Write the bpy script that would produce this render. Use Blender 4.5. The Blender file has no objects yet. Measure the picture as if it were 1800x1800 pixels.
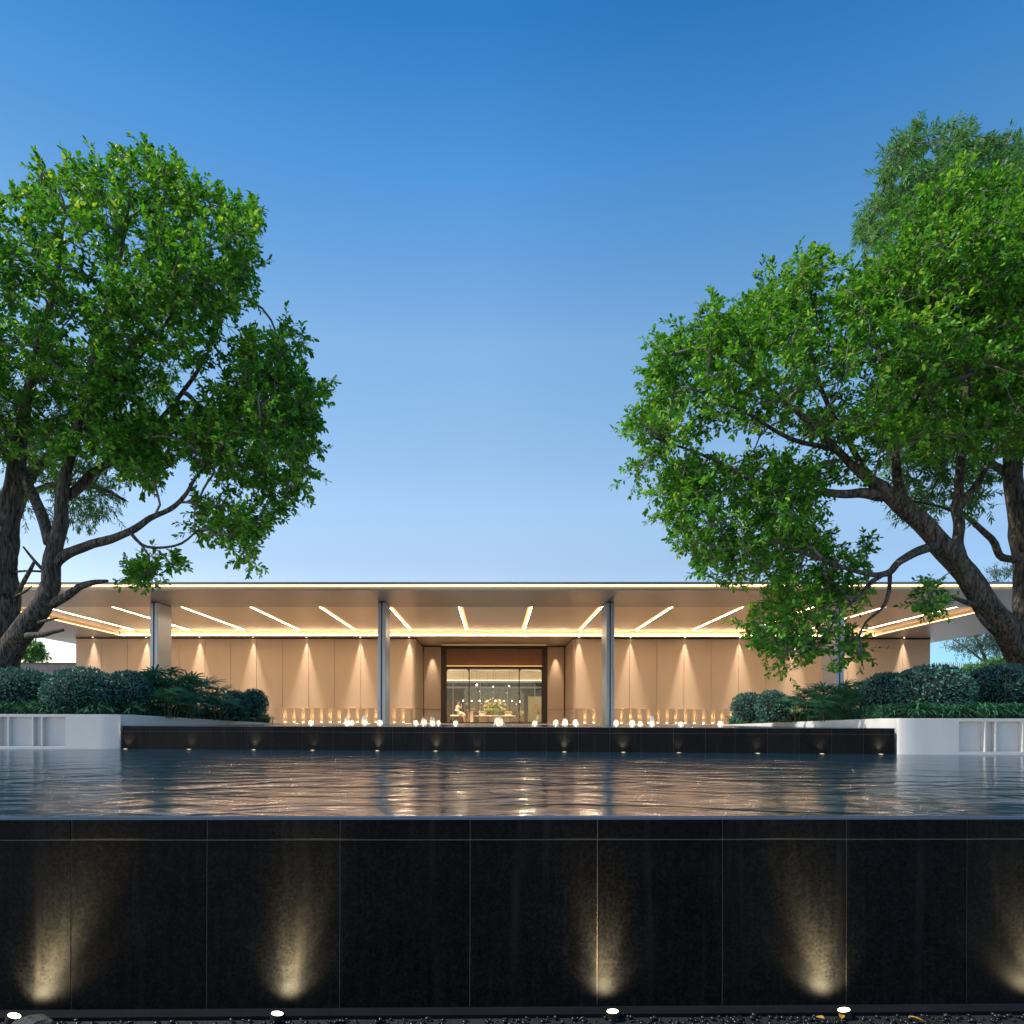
import bpy, math, random
import numpy as np
from mathutils import Vector, Matrix, noise as mnoise

R = math.radians
random.seed(7)
rng = np.random.default_rng(7)
scn = bpy.context.scene
col = scn.collection

# ------------------------------------------------------------------ camera
F = 1150.0          # focal length in pixels of the 1800 px picture
PX, PY = 852.0, 1268.0
EYE = 1.65
ROLL = R(0.15)
cam = bpy.data.objects.new("camera", bpy.data.cameras.new("camera"))
col.objects.link(cam)
cam.data.sensor_width = 36.0
cam.data.lens = 36.0 * F / 1800.0
cam.data.shift_x = (900 - PX) / 1800.0
cam.data.shift_y = (PY - 900) / 1800.0
cam.data.clip_start = 0.05
cam.data.clip_end = 2000
cam.location = (0, 0, EYE)
cam.rotation_euler = (R(90), -ROLL, 0)
scn.camera = cam

# ------------------------------------------------------------------ sky, sun, exposure
SUN_DIR = Vector((-0.63, -0.055, 0.77)).normalized()      # towards the sun: high on the left
SUN_EL = math.asin(SUN_DIR.z)
world = bpy.data.worlds.new("World")
scn.world = world
world.use_nodes = True
wn = world.node_tree.nodes
wl = world.node_tree.links
wn.clear()
sky = wn.new("ShaderNodeTexSky")
sky.sky_type = 'NISHITA'
sky.sun_disc = False
sky.sun_elevation = SUN_EL
sky.sun_rotation = math.atan2(SUN_DIR.x, SUN_DIR.y)
sky.altitude = 100
sky.air_density = 1.0
sky.dust_density = 0.0
sky.ozone_density = 3.0
gam = wn.new("ShaderNodeGamma")
gam.inputs[1].default_value = 1.3
hsv = wn.new("ShaderNodeHueSaturation")
hsv.inputs['Saturation'].default_value = 1.05
hsv.inputs['Value'].default_value = 0.75
bg = wn.new("ShaderNodeBackground")
bg.inputs['Strength'].default_value = 0.09
wo = wn.new("ShaderNodeOutputWorld")
wl.new(sky.outputs[0], gam.inputs[0])
wl.new(gam.outputs[0], hsv.inputs['Color'])
# clear evening air: deep blue overhead, pale towards the horizon
geo = wn.new("ShaderNodeTexCoord")
sep = wn.new("ShaderNodeSeparateXYZ")
wl.new(geo.outputs['Generated'], sep.inputs[0])
grad = wn.new("ShaderNodeValToRGB")
grad.color_ramp.elements[0].position = 0.10
grad.color_ramp.elements[0].color = (0.78, 0.50, 0.37, 1)
grad.color_ramp.elements[1].position = 1.0
grad.color_ramp.elements[1].color = (0.12, 0.45, 0.52, 1)
for z_, c_ in ((0.227, (0.82, 0.55, 0.40)), (0.497, (1.0, 0.825, 0.585)), (0.305, (1.0, 0.70, 0.49)), (0.644, (0.46, 0.68, 0.62)), (0.733, (0.185, 0.50, 0.52))):
    e_ = grad.color_ramp.elements.new(z_)
    e_.color = (*c_, 1)
wl.new(sep.outputs['Z'], grad.inputs[0])
vm = wn.new("ShaderNodeVectorMath"); vm.operation = 'MULTIPLY'
wl.new(hsv.outputs[0], vm.inputs[0]); wl.new(grad.outputs[0], vm.inputs[1])
vs_ = wn.new("ShaderNodeVectorMath"); vs_.operation = 'SCALE'
vs_.inputs['Scale'].default_value = 4.0
wl.new(vm.outputs[0], vs_.inputs[0])
def wmath(op, a, b=None, clamp=False):
    q = wn.new("ShaderNodeMath"); q.operation = op; q.use_clamp = clamp
    for i, x in enumerate((a, b)):
        if x is None: continue
        if isinstance(x, (int, float)): q.inputs[i].default_value = x
        else: wl.new(x, q.inputs[i])
    return q.outputs[0]
high = wmath('MULTIPLY_ADD', sep.outputs['Z'], 2.2, True); high.node.inputs[2].default_value = -0.35
lowz = wmath('MULTIPLY_ADD', sep.outputs['Z'], 4.5, True); lowz.node.inputs[2].default_value = -0.35
low = wmath('SUBTRACT', 1.0, lowz, True)
left = wmath('MULTIPLY', sep.outputs['X'], -1.7, True)
right = wmath('MULTIPLY', sep.outputs['X'], 1.7, True)
prev = vs_.outputs[0]
for fac, tint in ((wmath('MULTIPLY', high, left), (0.55, 0.62, 0.62)), (wmath('MULTIPLY', low, right), (0.24, 0.53, 0.80)), (wmath('MULTIPLY', high, right), (0.62, 0.88, 0.96))):
    mx_ = wn.new("ShaderNodeMix"); mx_.data_type = 'RGBA'; mx_.blend_type = 'MULTIPLY'
    mx_.inputs[7].default_value = (*tint, 1)
    wl.new(fac, mx_.inputs[0]); wl.new(prev, mx_.inputs[6])
    prev = mx_.outputs[2]
wl.new(prev, bg.inputs['Color'])
wl.new(bg.outputs[0], wo.inputs['Surface'])

sd = bpy.data.lights.new("sun", 'SUN')
sd.energy = 5.0
sd.angle = R(0.5)
sd.color = (1.0, 0.95, 0.84)
sun = bpy.data.objects.new("sun", sd)
col.objects.link(sun)
sun.rotation_euler = SUN_DIR.to_track_quat('Z', 'Y').to_euler()
sun.location = SUN_DIR * 60

scn.view_settings.view_transform = 'Standard'
scn.view_settings.look = 'None'
scn.view_settings.exposure = 0.0
scn.view_settings.gamma = 1.0
scn.render.engine = 'CYCLES'
scn.cycles.use_denoising = True
scn.cycles.max_bounces = 8
scn.cycles.transparent_max_bounces = 8
scn.cycles.sample_clamp_indirect = 4.0

WARM = (1.0, 0.72, 0.42)
WARM2 = (1.0, 0.80, 0.56)

# ------------------------------------------------------------------ helpers
def W(px, py, d):
    """the point that stands d metres ahead and shows at px, py"""
    x, y = px - PX, PY - py
    c, s = math.cos(ROLL), math.sin(ROLL)
    return Vector(((x * c - y * s) / F * d, d, EYE + (y * c + x * s) / F * d))

TH = R(-0.8)       # the pavilion is turned a little
BC, BS = math.cos(TH), math.sin(TH)
def B(u, v, z=0.0):
    return Vector((u * BC - v * BS, u * BS + v * BC, z))
def ub(px, v):
    k = (px - PX) / F
    return v * (k * BC + BS) / (BC - k * BS)

class MB:
    def __init__(s):
        s.v, s.f = [], []
    def add(s, vs, fs):
        o = len(s.v)
        s.v.extend(tuple(x) for x in vs)
        s.f.extend(tuple(i + o for i in f) for f in fs)
        return s
    def box(s, x0, x1, y0, y1, z0, z1):
        vs = [(x0, y0, z0), (x1, y0, z0), (x1, y1, z0), (x0, y1, z0), (x0, y0, z1), (x1, y0, z1), (x1, y1, z1), (x0, y1, z1)]
        return s.add(vs, [(3, 2, 1, 0), (4, 5, 6, 7), (0, 1, 5, 4), (1, 2, 6, 5), (2, 3, 7, 6), (3, 0, 4, 7)])
    def prism(s, pts, z0, z1):
        """plan polygon (counter-clockwise), z0/z1 numbers or lists"""
        n = len(pts)
        a = z0 if isinstance(z0, (list, tuple)) else [z0] * n
        b = z1 if isinstance(z1, (list, tuple)) else [z1] * n
        vs = [(p[0], p[1], a[i]) for i, p in enumerate(pts)] + [(p[0], p[1], b[i]) for i, p in enumerate(pts)]
        fs = [tuple(range(n - 1, -1, -1)), tuple(range(n, 2 * n))]
        fs += [(i, (i + 1) % n, n + (i + 1) % n, n + i) for i in range(n)]
        return s.add(vs, fs)
    def lathe(s, prof, c=(0, 0, 0), n=20, squash=None):
        vs, fs = [], []
        for i, (r, z) in enumerate(prof):
            for k in range(n):
                a = 2 * math.pi * k / n
                rr = r * (squash(i, a) if squash else 1)
                vs.append((c[0] + rr * math.cos(a), c[1] + rr * math.sin(a), c[2] + z))
        for i in range(len(prof) - 1):
            for k in range(n):
                k2 = (k + 1) % n
                fs.append((i * n + k, i * n + k2, (i + 1) * n + k2, (i + 1) * n + k))
        fs.append(tuple(range(n - 1, -1, -1)))
        m = (len(prof) - 1) * n
        fs.append(tuple(range(m, m + n)))
        return s.add(vs, fs)
    def tube(s, pts, rad, n=8, amp=0.0, seed=0.0):
        pts = [Vector(p) for p in pts]
        m = len(pts)
        vs, fs = [], []
        up = Vector((0.31, 0.2, 0.93)).normalized()
        t0 = (pts[1] - pts[0]).normalized()
        x = t0.cross(up)
        if x.length < 1e-4:
            x = t0.cross(Vector((1, 0, 0)))
        x.normalize()
        for i in range(m):
            t = (pts[min(i + 1, m - 1)] - pts[max(i - 1, 0)])
            if t.length < 1e-9:
                t = t0
            t.normalize()
            x = (x - t * x.dot(t)).normalized()
            y = t.cross(x)
            r = rad[i] if isinstance(rad, (list, tuple)) else rad
            for k in range(n):
                a = 2 * math.pi * k / n
                d = x * math.cos(a) + y * math.sin(a)
                rr = r
                if amp:
                    rr *= 1 + amp * mnoise.noise(Vector((d.x * 2.4 + seed, d.y * 2.4, d.z * 2.4 + i * 0.13))) \
                        + amp * 0.8 * mnoise.noise(Vector((d.x * 6 + seed, d.y * 6, d.z * 6 + i * 0.10)))
                vs.append(pts[i] + d * rr)
        for i in range(m - 1):
            for k in range(n):
                k2 = (k + 1) % n
                fs.append((i * n + k, i * n + k2, (i + 1) * n + k2, (i + 1) * n + k))
        fs.append(tuple(range(n - 1, -1, -1)))
        fs.append(tuple(range((m - 1) * n, m * n)))
        return s.add(vs, fs)
    def ball(s, c, r, seg=12, ring=8, sc=(1, 1, 1)):
        prof = [(max(1e-4, math.sin(math.pi * i / ring)), -math.cos(math.pi * i / ring)) for i in range(ring + 1)]
        b = MB().lathe(prof, n=seg)
        return s.add([(c[0] + v[0] * r * sc[0], c[1] + v[1] * r * sc[1], c[2] + v[2] * r * sc[2]) for v in b.v], b.f)
    def build(s, name, mat, parent=None, smooth=False, bevel=0.0, org=None):
        me = bpy.data.meshes.new(name)
        vs = s.v
        if org is not None:
            vs = [(a - org[0], b - org[1], c - org[2]) for a, b, c in vs]
        me.from_pydata(vs, [], s.f)
        me.update()
        o = bpy.data.objects.new(name, me)
        col.objects.link(o)
        if mat:
            me.materials.append(mat)
        if smooth:
            me.polygons.foreach_set("use_smooth", [True] * len(me.polygons))
        if bevel:
            b = o.modifiers.new("edge", 'BEVEL')
            b.width = bevel
            b.segments = 2
            b.limit_method = 'ANGLE'
        if parent:
            o.parent = parent
        return o

def tag(o, label=None, cat=None, group=None, kind=None):
    if label: o["label"] = label
    if cat: o["category"] = cat
    if group: o["group"] = group
    if kind: o["kind"] = kind
    return o

def thing(name, label, cat, loc=(0, 0, 0), rotz=0.0, group=None):
    o = bpy.data.objects.new(name, None)
    col.objects.link(o)
    o.empty_display_size = 0.2
    o.location = loc
    o.rotation_euler = (0, 0, rotz)
    return tag(o, label, cat, group)

def copy_thing(t, loc, rotz=0.0, label=None, scale=None):
    def cp(o, par):
        c = o.copy()
        col.objects.link(c)
        c.parent = par
        for ch in o.children:
            cp(ch, c)
        return c
    r = cp(t, None)
    r.location = loc
    r.rotation_euler = (0, 0, rotz)
    if scale: r.scale = scale
    if label: r["label"] = label
    return r

def lamp(name, kind, parent, loc, energy, color=WARM, aim=None, size=0.03, angle=40, blend=0.6, beam=None):
    d = bpy.data.lights.new(name, kind)
    d.energy = energy
    d.color = color
    d.shadow_soft_size = size
    if kind == 'SPOT':
        d.spot_size = R(angle)
        d.spot_blend = blend
    if beam:                         # lensed fitting: the beam holds together over its throw
        d.use_nodes = True
        em = d.node_tree.nodes["Emission"]
        lf = d.node_tree.nodes.new("ShaderNodeLightFalloff")
        lf.inputs[0].default_value = 1.0
        d.node_tree.links.new(lf.outputs[beam], em.inputs['Strength'])
    o = bpy.data.objects.new(name, d)
    col.objects.link(o)
    o.location = loc
    if aim is not None:
        o.rotation_euler = Vector(aim).to_track_quat('-Z', 'Y').to_euler()
    if parent: o.parent = parent
    return o

# ------------------------------------------------------------------ materials
def newmat(name):
    m = bpy.data.materials.new(name)
    m.use_nodes = True
    nt = m.node_tree
    p = nt.nodes["Principled BSDF"]
    return m, nt, p

def mat(name, c, rough=0.5, metal=0.0, var=0.0, scale=4.0, bump=0.0, bscale=60.0, stretch=(1, 1, 1), spec=0.5):
    m, nt, p = newmat(name)
    p.inputs['Roughness'].default_value = rough
    p.inputs['Metallic'].default_value = metal
    p.inputs['Specular IOR Level'].default_value = spec
    p.inputs['Base Color'].default_value = (*c, 1)
    if var or bump:
        tc = nt.nodes.new("ShaderNodeTexCoord")
        mp = nt.nodes.new("ShaderNodeMapping")
        mp.inputs['Scale'].default_value = stretch
        nt.links.new(tc.outputs['Object'], mp.inputs['Vector'])
    if var:
        n = nt.nodes.new("ShaderNodeTexNoise")
        n.inputs['Scale'].default_value = scale
        n.inputs['Detail'].default_value = 6
        nt.links.new(mp.outputs[0], n.inputs['Vector'])
        mx = nt.nodes.new("ShaderNodeMix")
        mx.data_type = 'RGBA'
        mx.inputs[6].default_value = (*[max(0, x * (1 - var)) for x in c], 1)
        mx.inputs[7].default_value = (*[min(1, x * (1 + var)) for x in c], 1)
        nt.links.new(n.outputs['Fac'], mx.inputs[0])
        nt.links.new(mx.outputs[2], p.inputs['Base Color'])
        mr = nt.nodes.new("ShaderNodeMapRange")
        mr.inputs[3].default_value = rough * 0.8
        mr.inputs[4].default_value = min(1, rough * 1.2)
        nt.links.new(n.outputs['Fac'], mr.inputs[0])
        nt.links.new(mr.outputs[0], p.inputs['Roughness'])
    if bump:
        n2 = nt.nodes.new("ShaderNodeTexNoise")
        n2.inputs['Scale'].default_value = bscale
        n2.inputs['Detail'].default_value = 4
        nt.links.new(mp.outputs[0], n2.inputs['Vector'])
        b = nt.nodes.new("ShaderNodeBump")
        b.inputs['Strength'].default_value = bump
        b.inputs['Distance'].default_value = 0.02
        nt.links.new(n2.outputs['Fac'], b.inputs['Height'])
        nt.links.new(b.outputs[0], p.inputs['Normal'])
    return m

def emis(name, c, s):
    m, nt, p = newmat(name)
    p.inputs['Base Color'].default_value = (*c, 1)
    p.inputs['Emission Color'].default_value = (*c, 1)
    p.inputs['Emission Strength'].default_value = s
    return m

def leafmat(name, c_dark, c_mid, c_light, trans=0.35, rough=0.45, tcol=None):
    m, nt, p = newmat(name)
    at = nt.nodes.new("ShaderNodeAttribute")
    at.attribute_name = "tone"
    cr = nt.nodes.new("ShaderNodeValToRGB")
    cr.color_ramp.elements[0].color = (*c_dark, 1)
    cr.color_ramp.elements[1].color = (*c_light, 1)
    e = cr.color_ramp.elements.new(0.55)
    e.color = (*c_mid, 1)
    nt.links.new(at.outputs['Fac'], cr.inputs[0])
    nt.links.new(cr.outputs[0], p.inputs['Base Color'])
    p.inputs['Roughness'].default_value = rough
    p.inputs['Specular IOR Level'].default_value = 0.4
    tr = nt.nodes.new("ShaderNodeBsdfTranslucent")
    if tcol:
        mx2 = nt.nodes.new("ShaderNodeMix")
        mx2.data_type = 'RGBA'
        mx2.blend_type = 'MULTIPLY'
        mx2.inputs[0].default_value = 1.0
        mx2.inputs[7].default_value = (*tcol, 1)
        nt.links.new(cr.outputs[0], mx2.inputs[6])
        nt.links.new(mx2.outputs[2], tr.inputs['Color'])
    else:
        nt.links.new(cr.outputs[0], tr.inputs['Color'])
    ms = nt.nodes.new("ShaderNodeMixShader")
    ms.inputs[0].default_value = trans
    nt.links.new(p.outputs[0], ms.inputs[1])
    nt.links.new(tr.outputs[0], ms.inputs[2])
    nt.links.new(ms.outputs[0], nt.nodes["Material Output"].inputs['Surface'])
    return m

def granite(name):
    m, nt, p = newmat(name)
    tc = nt.nodes.new("ShaderNodeTexCoord")
    v = nt.nodes.new("ShaderNodeTexVoronoi")
    v.inputs['Scale'].default_value = 58
    n = nt.nodes.new("ShaderNodeTexNoise")
    n.inputs['Scale'].default_value = 15
    n.inputs['Detail'].default_value = 8
    n.inputs['Roughness'].default_value = 0.7
    n3 = nt.nodes.new("ShaderNodeTexNoise")
    n3.inputs['Scale'].default_value = 2.2
    n3.inputs['Detail'].default_value = 4
    mp = nt.nodes.new("ShaderNodeMapping")           # water marks run down the face
    mp.inputs['Scale'].default_value = (40, 40, 1.6)
    n4 = nt.nodes.new("ShaderNodeTexNoise")
    n4.inputs['Scale'].default_value = 1.0
    n4.inputs['Detail'].default_value = 3
    for q in (v, n, n3):
        nt.links.new(tc.outputs['Object'], q.inputs['Vector'])
    nt.links.new(tc.outputs['Object'], mp.inputs['Vector'])
    nt.links.new(mp.outputs[0], n4.inputs['Vector'])
    mul = nt.nodes.new("ShaderNodeMath"); mul.operation = 'MULTIPLY'
    nt.links.new(n.outputs['Fac'], mul.inputs[0])
    nt.links.new(v.outputs['Distance'], mul.inputs[1])
    add = nt.nodes.new("ShaderNodeMath"); add.operation = 'MULTIPLY_ADD'
    nt.links.new(n4.outputs['Fac'], add.inputs[0]); add.inputs[1].default_value = 0.35
    nt.links.new(mul.outputs[0], add.inputs[2])
    add2 = nt.nodes.new("ShaderNodeMath"); add2.operation = 'MULTIPLY_ADD'
    nt.links.new(n3.outputs['Fac'], add2.inputs[0]); add2.inputs[1].default_value = 0.35
    nt.links.new(add.outputs[0], add2.inputs[2])
    cr = nt.nodes.new("ShaderNodeValToRGB")
    gi = nt.nodes.new('ShaderNodeNewGeometry')
    isl = nt.nodes.new('ShaderNodeMath'); isl.operation = 'MULTIPLY_ADD'
    nt.links.new(gi.outputs['Random Per Island'], isl.inputs[0]); isl.inputs[1].default_value = 0.16
    nt.links.new(add2.outputs[0], isl.inputs[2])
    add2 = isl
    cr.color_ramp.elements[0].position = 0.40
    cr.color_ramp.elements[0].color = (0.0005, 0.0008, 0.0013, 1)
    cr.color_ramp.elements[1].position = 0.95
    cr.color_ramp.elements[1].color = (0.0120, 0.0122, 0.0128, 1)
    nt.links.new(add2.outputs[0], cr.inputs[0])
    # pale mineral runs left by the overflowing water
    mp5 = nt.nodes.new("ShaderNodeMapping"); mp5.inputs['Scale'].default_value = (9, 9, 0.5)
    n5 = nt.nodes.new("ShaderNodeTexNoise"); n5.inputs['Scale'].default_value = 1.0; n5.inputs['Detail'].default_value = 7
    nt.links.new(tc.outputs['Object'], mp5.inputs['Vector']); nt.links.new(mp5.outputs[0], n5.inputs['Vector'])
    r5 = nt.nodes.new("ShaderNodeMapRange"); r5.inputs[1].default_value = 0.58; r5.inputs[2].default_value = 0.80; r5.inputs[4].default_value = 0.8
    nt.links.new(n5.outputs['Fac'], r5.inputs[0])
    m5 = nt.nodes.new("ShaderNodeMix"); m5.data_type = 'RGBA'; m5.inputs[7].default_value = (0.022, 0.021, 0.020, 1)
    nt.links.new(r5.outputs[0], m5.inputs[0]); nt.links.new(cr.outputs[0], m5.inputs[6])
    nt.links.new(m5.outputs[2], p.inputs['Base Color'])
    mr = nt.nodes.new("ShaderNodeMapRange")
    mr.inputs[3].default_value = 0.34; mr.inputs[4].default_value = 0.55
    nt.links.new(n.outputs['Fac'], mr.inputs[0])
    nt.links.new(mr.outputs[0], p.inputs['Roughness'])
    p.inputs['Specular IOR Level'].default_value = 0.09
    b = nt.nodes.new("ShaderNodeBump")
    b.inputs['Strength'].default_value = 0.15
    b.inputs['Distance'].default_value = 0.003
    nt.links.new(mul.outputs[0], b.inputs['Height'])
    nt.links.new(b.outputs[0], p.inputs['Normal'])
    return m

def watermat(name, bump=0.030, deep=(0.005, 0.028, 0.046), ior=4.2):
    m, nt, p = newmat(name)
    p.inputs['Base Color'].default_value = (*deep, 1)
    p.inputs['Roughness'].default_value = 0.13
    p.inputs['IOR'].default_value = ior
    tc = nt.nodes.new("ShaderNodeTexCoord")
    hs = []
    for sc, st, w, dist in ((1.0, (0.75, 1.25, 1), 1.0, 1.4), (1.0, (2.1, 3.4, 1), 0.24, 1.2), (1.0, (6, 11, 1), 0.02, 0.5)):
        mp = nt.nodes.new("ShaderNodeMapping")
        mp.inputs['Scale'].default_value = st
        mp.inputs['Rotation'].default_value = (0, 0, R(6))
        nt.links.new(tc.outputs['Object'], mp.inputs['Vector'])
        n = nt.nodes.new("ShaderNodeTexNoise")
        n.inputs['Scale'].default_value = sc
        n.inputs['Detail'].default_value = 2
        n.inputs['Distortion'].default_value = dist
        nt.links.new(mp.outputs[0], n.inputs['Vector'])
        k = nt.nodes.new("ShaderNodeMath"); k.operation = 'MULTIPLY'; k.inputs[1].default_value = w
        nt.links.new(n.outputs['Fac'], k.inputs[0])
        hs.append(k)
    a = nt.nodes.new("ShaderNodeMath"); a.operation = 'ADD'
    nt.links.new(hs[0].outputs[0], a.inputs[0]); nt.links.new(hs[1].outputs[0], a.inputs[1])
    a2 = nt.nodes.new("ShaderNodeMath"); a2.operation = 'ADD'
    nt.links.new(a.outputs[0], a2.inputs[0]); nt.links.new(hs[2].outputs[0], a2.inputs[1])
    b = nt.nodes.new("ShaderNodeBump")
    b.inputs['Strength'].default_value = 1.0
    b.inputs['Distance'].default_value = bump
    nt.links.new(a2.outputs[0], b.inputs['Height'])
    nt.links.new(b.outputs[0], p.inputs['Normal'])
    return m

def glassmat(name, refl=0.08):
    m, nt, p = newmat(name)
    tr = nt.nodes.new("ShaderNodeBsdfTransparent")
    tr.inputs[0].default_value = (0.93, 0.96, 0.96, 1)
    gl = nt.nodes.new("ShaderNodeBsdfGlossy")
    gl.inputs['Roughness'].default_value = 0.01
    ms = nt.nodes.new("ShaderNodeMixShader")
    ms.inputs[0].default_value = refl
    nt.links.new(tr.outputs[0], ms.inputs[1])
    nt.links.new(gl.outputs[0], ms.inputs[2])
    nt.links.new(ms.outputs[0], nt.nodes["Material Output"].inputs['Surface'])
    nt.nodes.remove(p)
    return m

def barkmat(name, c0, c1):
    m, nt, p = newmat(name)
    tc = nt.nodes.new("ShaderNodeTexCoord")
    mp = nt.nodes.new("ShaderNodeMapping")
    mp.inputs['Scale'].default_value = (11, 11, 1.8)
    nt.links.new(tc.outputs['Object'], mp.inputs['Vector'])
    n = nt.nodes.new("ShaderNodeTexNoise")
    n.inputs['Scale'].default_value = 1.6
    n.inputs['Detail'].default_value = 8
    n.inputs['Roughness'].default_value = 0.65
    n.inputs['Distortion'].default_value = 0.8
    nt.links.new(mp.outputs[0], n.inputs['Vector'])
    cr = nt.nodes.new("ShaderNodeValToRGB")
    cr.color_ramp.elements[0].position = 0.40
    cr.color_ramp.elements[0].color = (*c0, 1)
    cr.color_ramp.elements[1].position = 0.68
    cr.color_ramp.elements[1].color = (*c1, 1)
    nt.links.new(n.outputs['Fac'], cr.inputs[0])
    nt.links.new(cr.outputs[0], p.inputs['Base Color'])
    p.inputs['Roughness'].default_value = 0.85
    b = nt.nodes.new("ShaderNodeBump")
    b.inputs['Strength'].default_value = 1.0
    b.inputs['Distance'].default_value = 0.06
    nt.links.new(n.outputs['Fac'], b.inputs['Height'])
    nt.links.new(b.outputs[0], p.inputs['Normal'])
    return m

M = dict(
    granite=granite("black_granite"),
    grout=mat("grout", (0.16, 0.13, 0.11), 0.8),
    water=watermat("water"),
    still=watermat("upper_water", 0.03),
    white=mat("white_stone", (0.60, 0.575, 0.54), 0.55, var=0.11, scale=2.0, bump=0.06, bscale=40, stretch=(2.2, 2.2, 0.35)),
    tan=mat("tan_panel", (0.58, 0.44, 0.31), 0.55, var=0.08, scale=1.3, bump=0.03, bscale=30, stretch=(1, 1, 0.2)),
    tandark=mat("tan_joint", (0.16, 0.10, 0.07), 0.8),
    bronze=mat("dark_bronze", (0.055, 0.036, 0.026), 0.35, 0.6, var=0.2),
    wood=mat("brown_wood", (0.27, 0.13, 0.055), 0.45, var=0.3, scale=3, stretch=(6, 6, 0.6)),
    soffit=mat("soffit_metal", (0.42, 0.36, 0.32), 0.34, 0.55, var=0.05, scale=0.5, stretch=(0.4, 2, 1)),
    ceiling=mat("ceiling_metal", (0.72, 0.60, 0.46), 0.36, 0.45, var=0.05, scale=0.5, stretch=(0.4, 2, 1)),
    fascia=mat("fascia_metal", (0.30, 0.28, 0.28), 0.4, 0.5),
    cove=mat("cove_paint", (0.70, 0.56, 0.40), 0.6),
    colblue=mat("column_metal", (0.40, 0.47, 0.56), 0.32, 0.55, var=0.04),
    colside=mat("column_side", (0.55, 0.47, 0.41), 0.4, 0.3, var=0.04),
    black=mat("black_metal", (0.012, 0.012, 0.014), 0.4),
    led=emis("led_white", (1.0, 0.80, 0.55), 16.0),
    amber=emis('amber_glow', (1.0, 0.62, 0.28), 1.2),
    wash=emis('wash_led', (1.0, 0.79, 0.54), 20.0),
    fled=emis('fascia_led', (1.0, 0.74, 0.42), 4.0),
    dim=emis('pool_light', (1.0, 0.80, 0.50), 2.5),
    led2=emis("led_line", (1.0, 0.81, 0.58), 200.0),
    bulb=emis("bulb", (1.0, 0.86, 0.66), 12.0),
    lens=emis("lens", (1.0, 0.84, 0.56), 6.0),
    glass=glassmat("pane_glass", 0.035),
    terrace=mat("terrace_stone", (0.48, 0.45, 0.41), 0.5, var=0.1),
    ground=mat("dark_paving", (0.012, 0.012, 0.014), 0.7, var=0.4, scale=6, bump=0.3),
    soil=mat("soil", (0.02, 0.016, 0.012), 0.95, var=0.4, scale=10, bump=0.6),
    pebble=mat("black_pebble", (0.010, 0.011, 0.014), 0.3, var=0.6, scale=25),
    stone=mat("grey_rock", (0.035, 0.035, 0.037), 0.75, var=0.35, scale=14, bump=0.5),
    rubble=mat("rubble_wall", (0.23, 0.21, 0.21), 0.85, var=0.55, scale=3.5, bump=0.6, bscale=8),
    coping=mat("brown_coping", (0.07, 0.055, 0.045), 0.7, var=0.2),
    bark=barkmat("bark", (0.010, 0.007, 0.005), (0.20, 0.165, 0.125)),
    twig=mat("twig_bark", (0.17, 0.15, 0.13), 0.8, var=0.3, scale=6),
    leaf=leafmat("broad_leaf", (0.022, 0.100, 0.010), (0.088, 0.330, 0.022), (0.38, 0.60, 0.06), 0.42, 0.50, (1.25, 1.1, 0.5)),
    fineleaf=leafmat("narrow_leaf", (0.045, 0.15, 0.045), (0.10, 0.28, 0.07), (0.24, 0.44, 0.11), 0.40, 0.5, (1.1, 1.0, 0.6)),
    farleaf=leafmat("distant_leaf", (0.03, 0.075, 0.06), (0.06, 0.13, 0.09), (0.11, 0.20, 0.10), 0.3, 0.6),
    box=leafmat("boxwood_leaf", (0.026, 0.095, 0.078), (0.056, 0.17, 0.13), (0.13, 0.28, 0.20), 0.12, 0.55),
    palmleaf=leafmat("palm_leaf", (0.040, 0.15, 0.085), (0.085, 0.26, 0.13), (0.18, 0.40, 0.14), 0.2, 0.45),
    hedgeleaf=leafmat('hedge_leaf', (0.006, 0.020, 0.028), (0.012, 0.036, 0.046), (0.03, 0.06, 0.065), 0.1, 0.6),
    strap=leafmat("strap_leaf", (0.024, 0.10, 0.060), (0.052, 0.18, 0.09), (0.12, 0.28, 0.11), 0.2, 0.5),
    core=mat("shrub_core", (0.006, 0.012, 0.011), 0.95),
)
def bubblemat():
    m, nt, p = newmat("foaming_water")
    p.inputs['Base Color'].default_value = (0.50, 0.58, 0.68, 1)
    p.inputs['Roughness'].default_value = 0.25
    tr = nt.nodes.new("ShaderNodeBsdfTranslucent")
    tr.inputs[0].default_value = (0.70, 0.76, 0.84, 1)
    tp = nt.nodes.new("ShaderNodeBsdfTransparent")
    a = nt.nodes.new("ShaderNodeMixShader"); a.inputs[0].default_value = 0.6
    b = nt.nodes.new("ShaderNodeMixShader"); b.inputs[0].default_value = 0.30
    nt.links.new(p.outputs[0], a.inputs[1]); nt.links.new(tr.outputs[0], a.inputs[2])
    nt.links.new(a.outputs[0], b.inputs[1]); nt.links.new(tp.outputs[0], b.inputs[2])
    nt.links.new(b.outputs[0], nt.nodes["Material Output"].inputs['Surface'])
    return m
M['foam'] = bubblemat()

# ------------------------------------------------------------------ setting
WATER = 1.10
UPPER = 1.545
tag(MB().box(-500, 500, -300, 700, -0.5, 0.0).build("ground", M['ground']), kind='structure')
# basin water
FT = R(1.2)
FY = 3.73
FC, FS = math.cos(FT), math.sin(FT)
def FW(u, n, z):       # along the front wall, into the pool, up
    return (u * FC - n * FS, FY + u * FS + n * FC, z)
wpts = [FW(-26, 0.045, 0), FW(26, 0.045, 0), (27, 13.5, 0), (7.2, 11.6, 0), (-7.2, 12.9, 0), (-27, 13.5, 0)]
tag(MB().prism(wpts, WATER - 0.3, WATER - 0.001).build("pool_water", M['water']), kind='structure')
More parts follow.
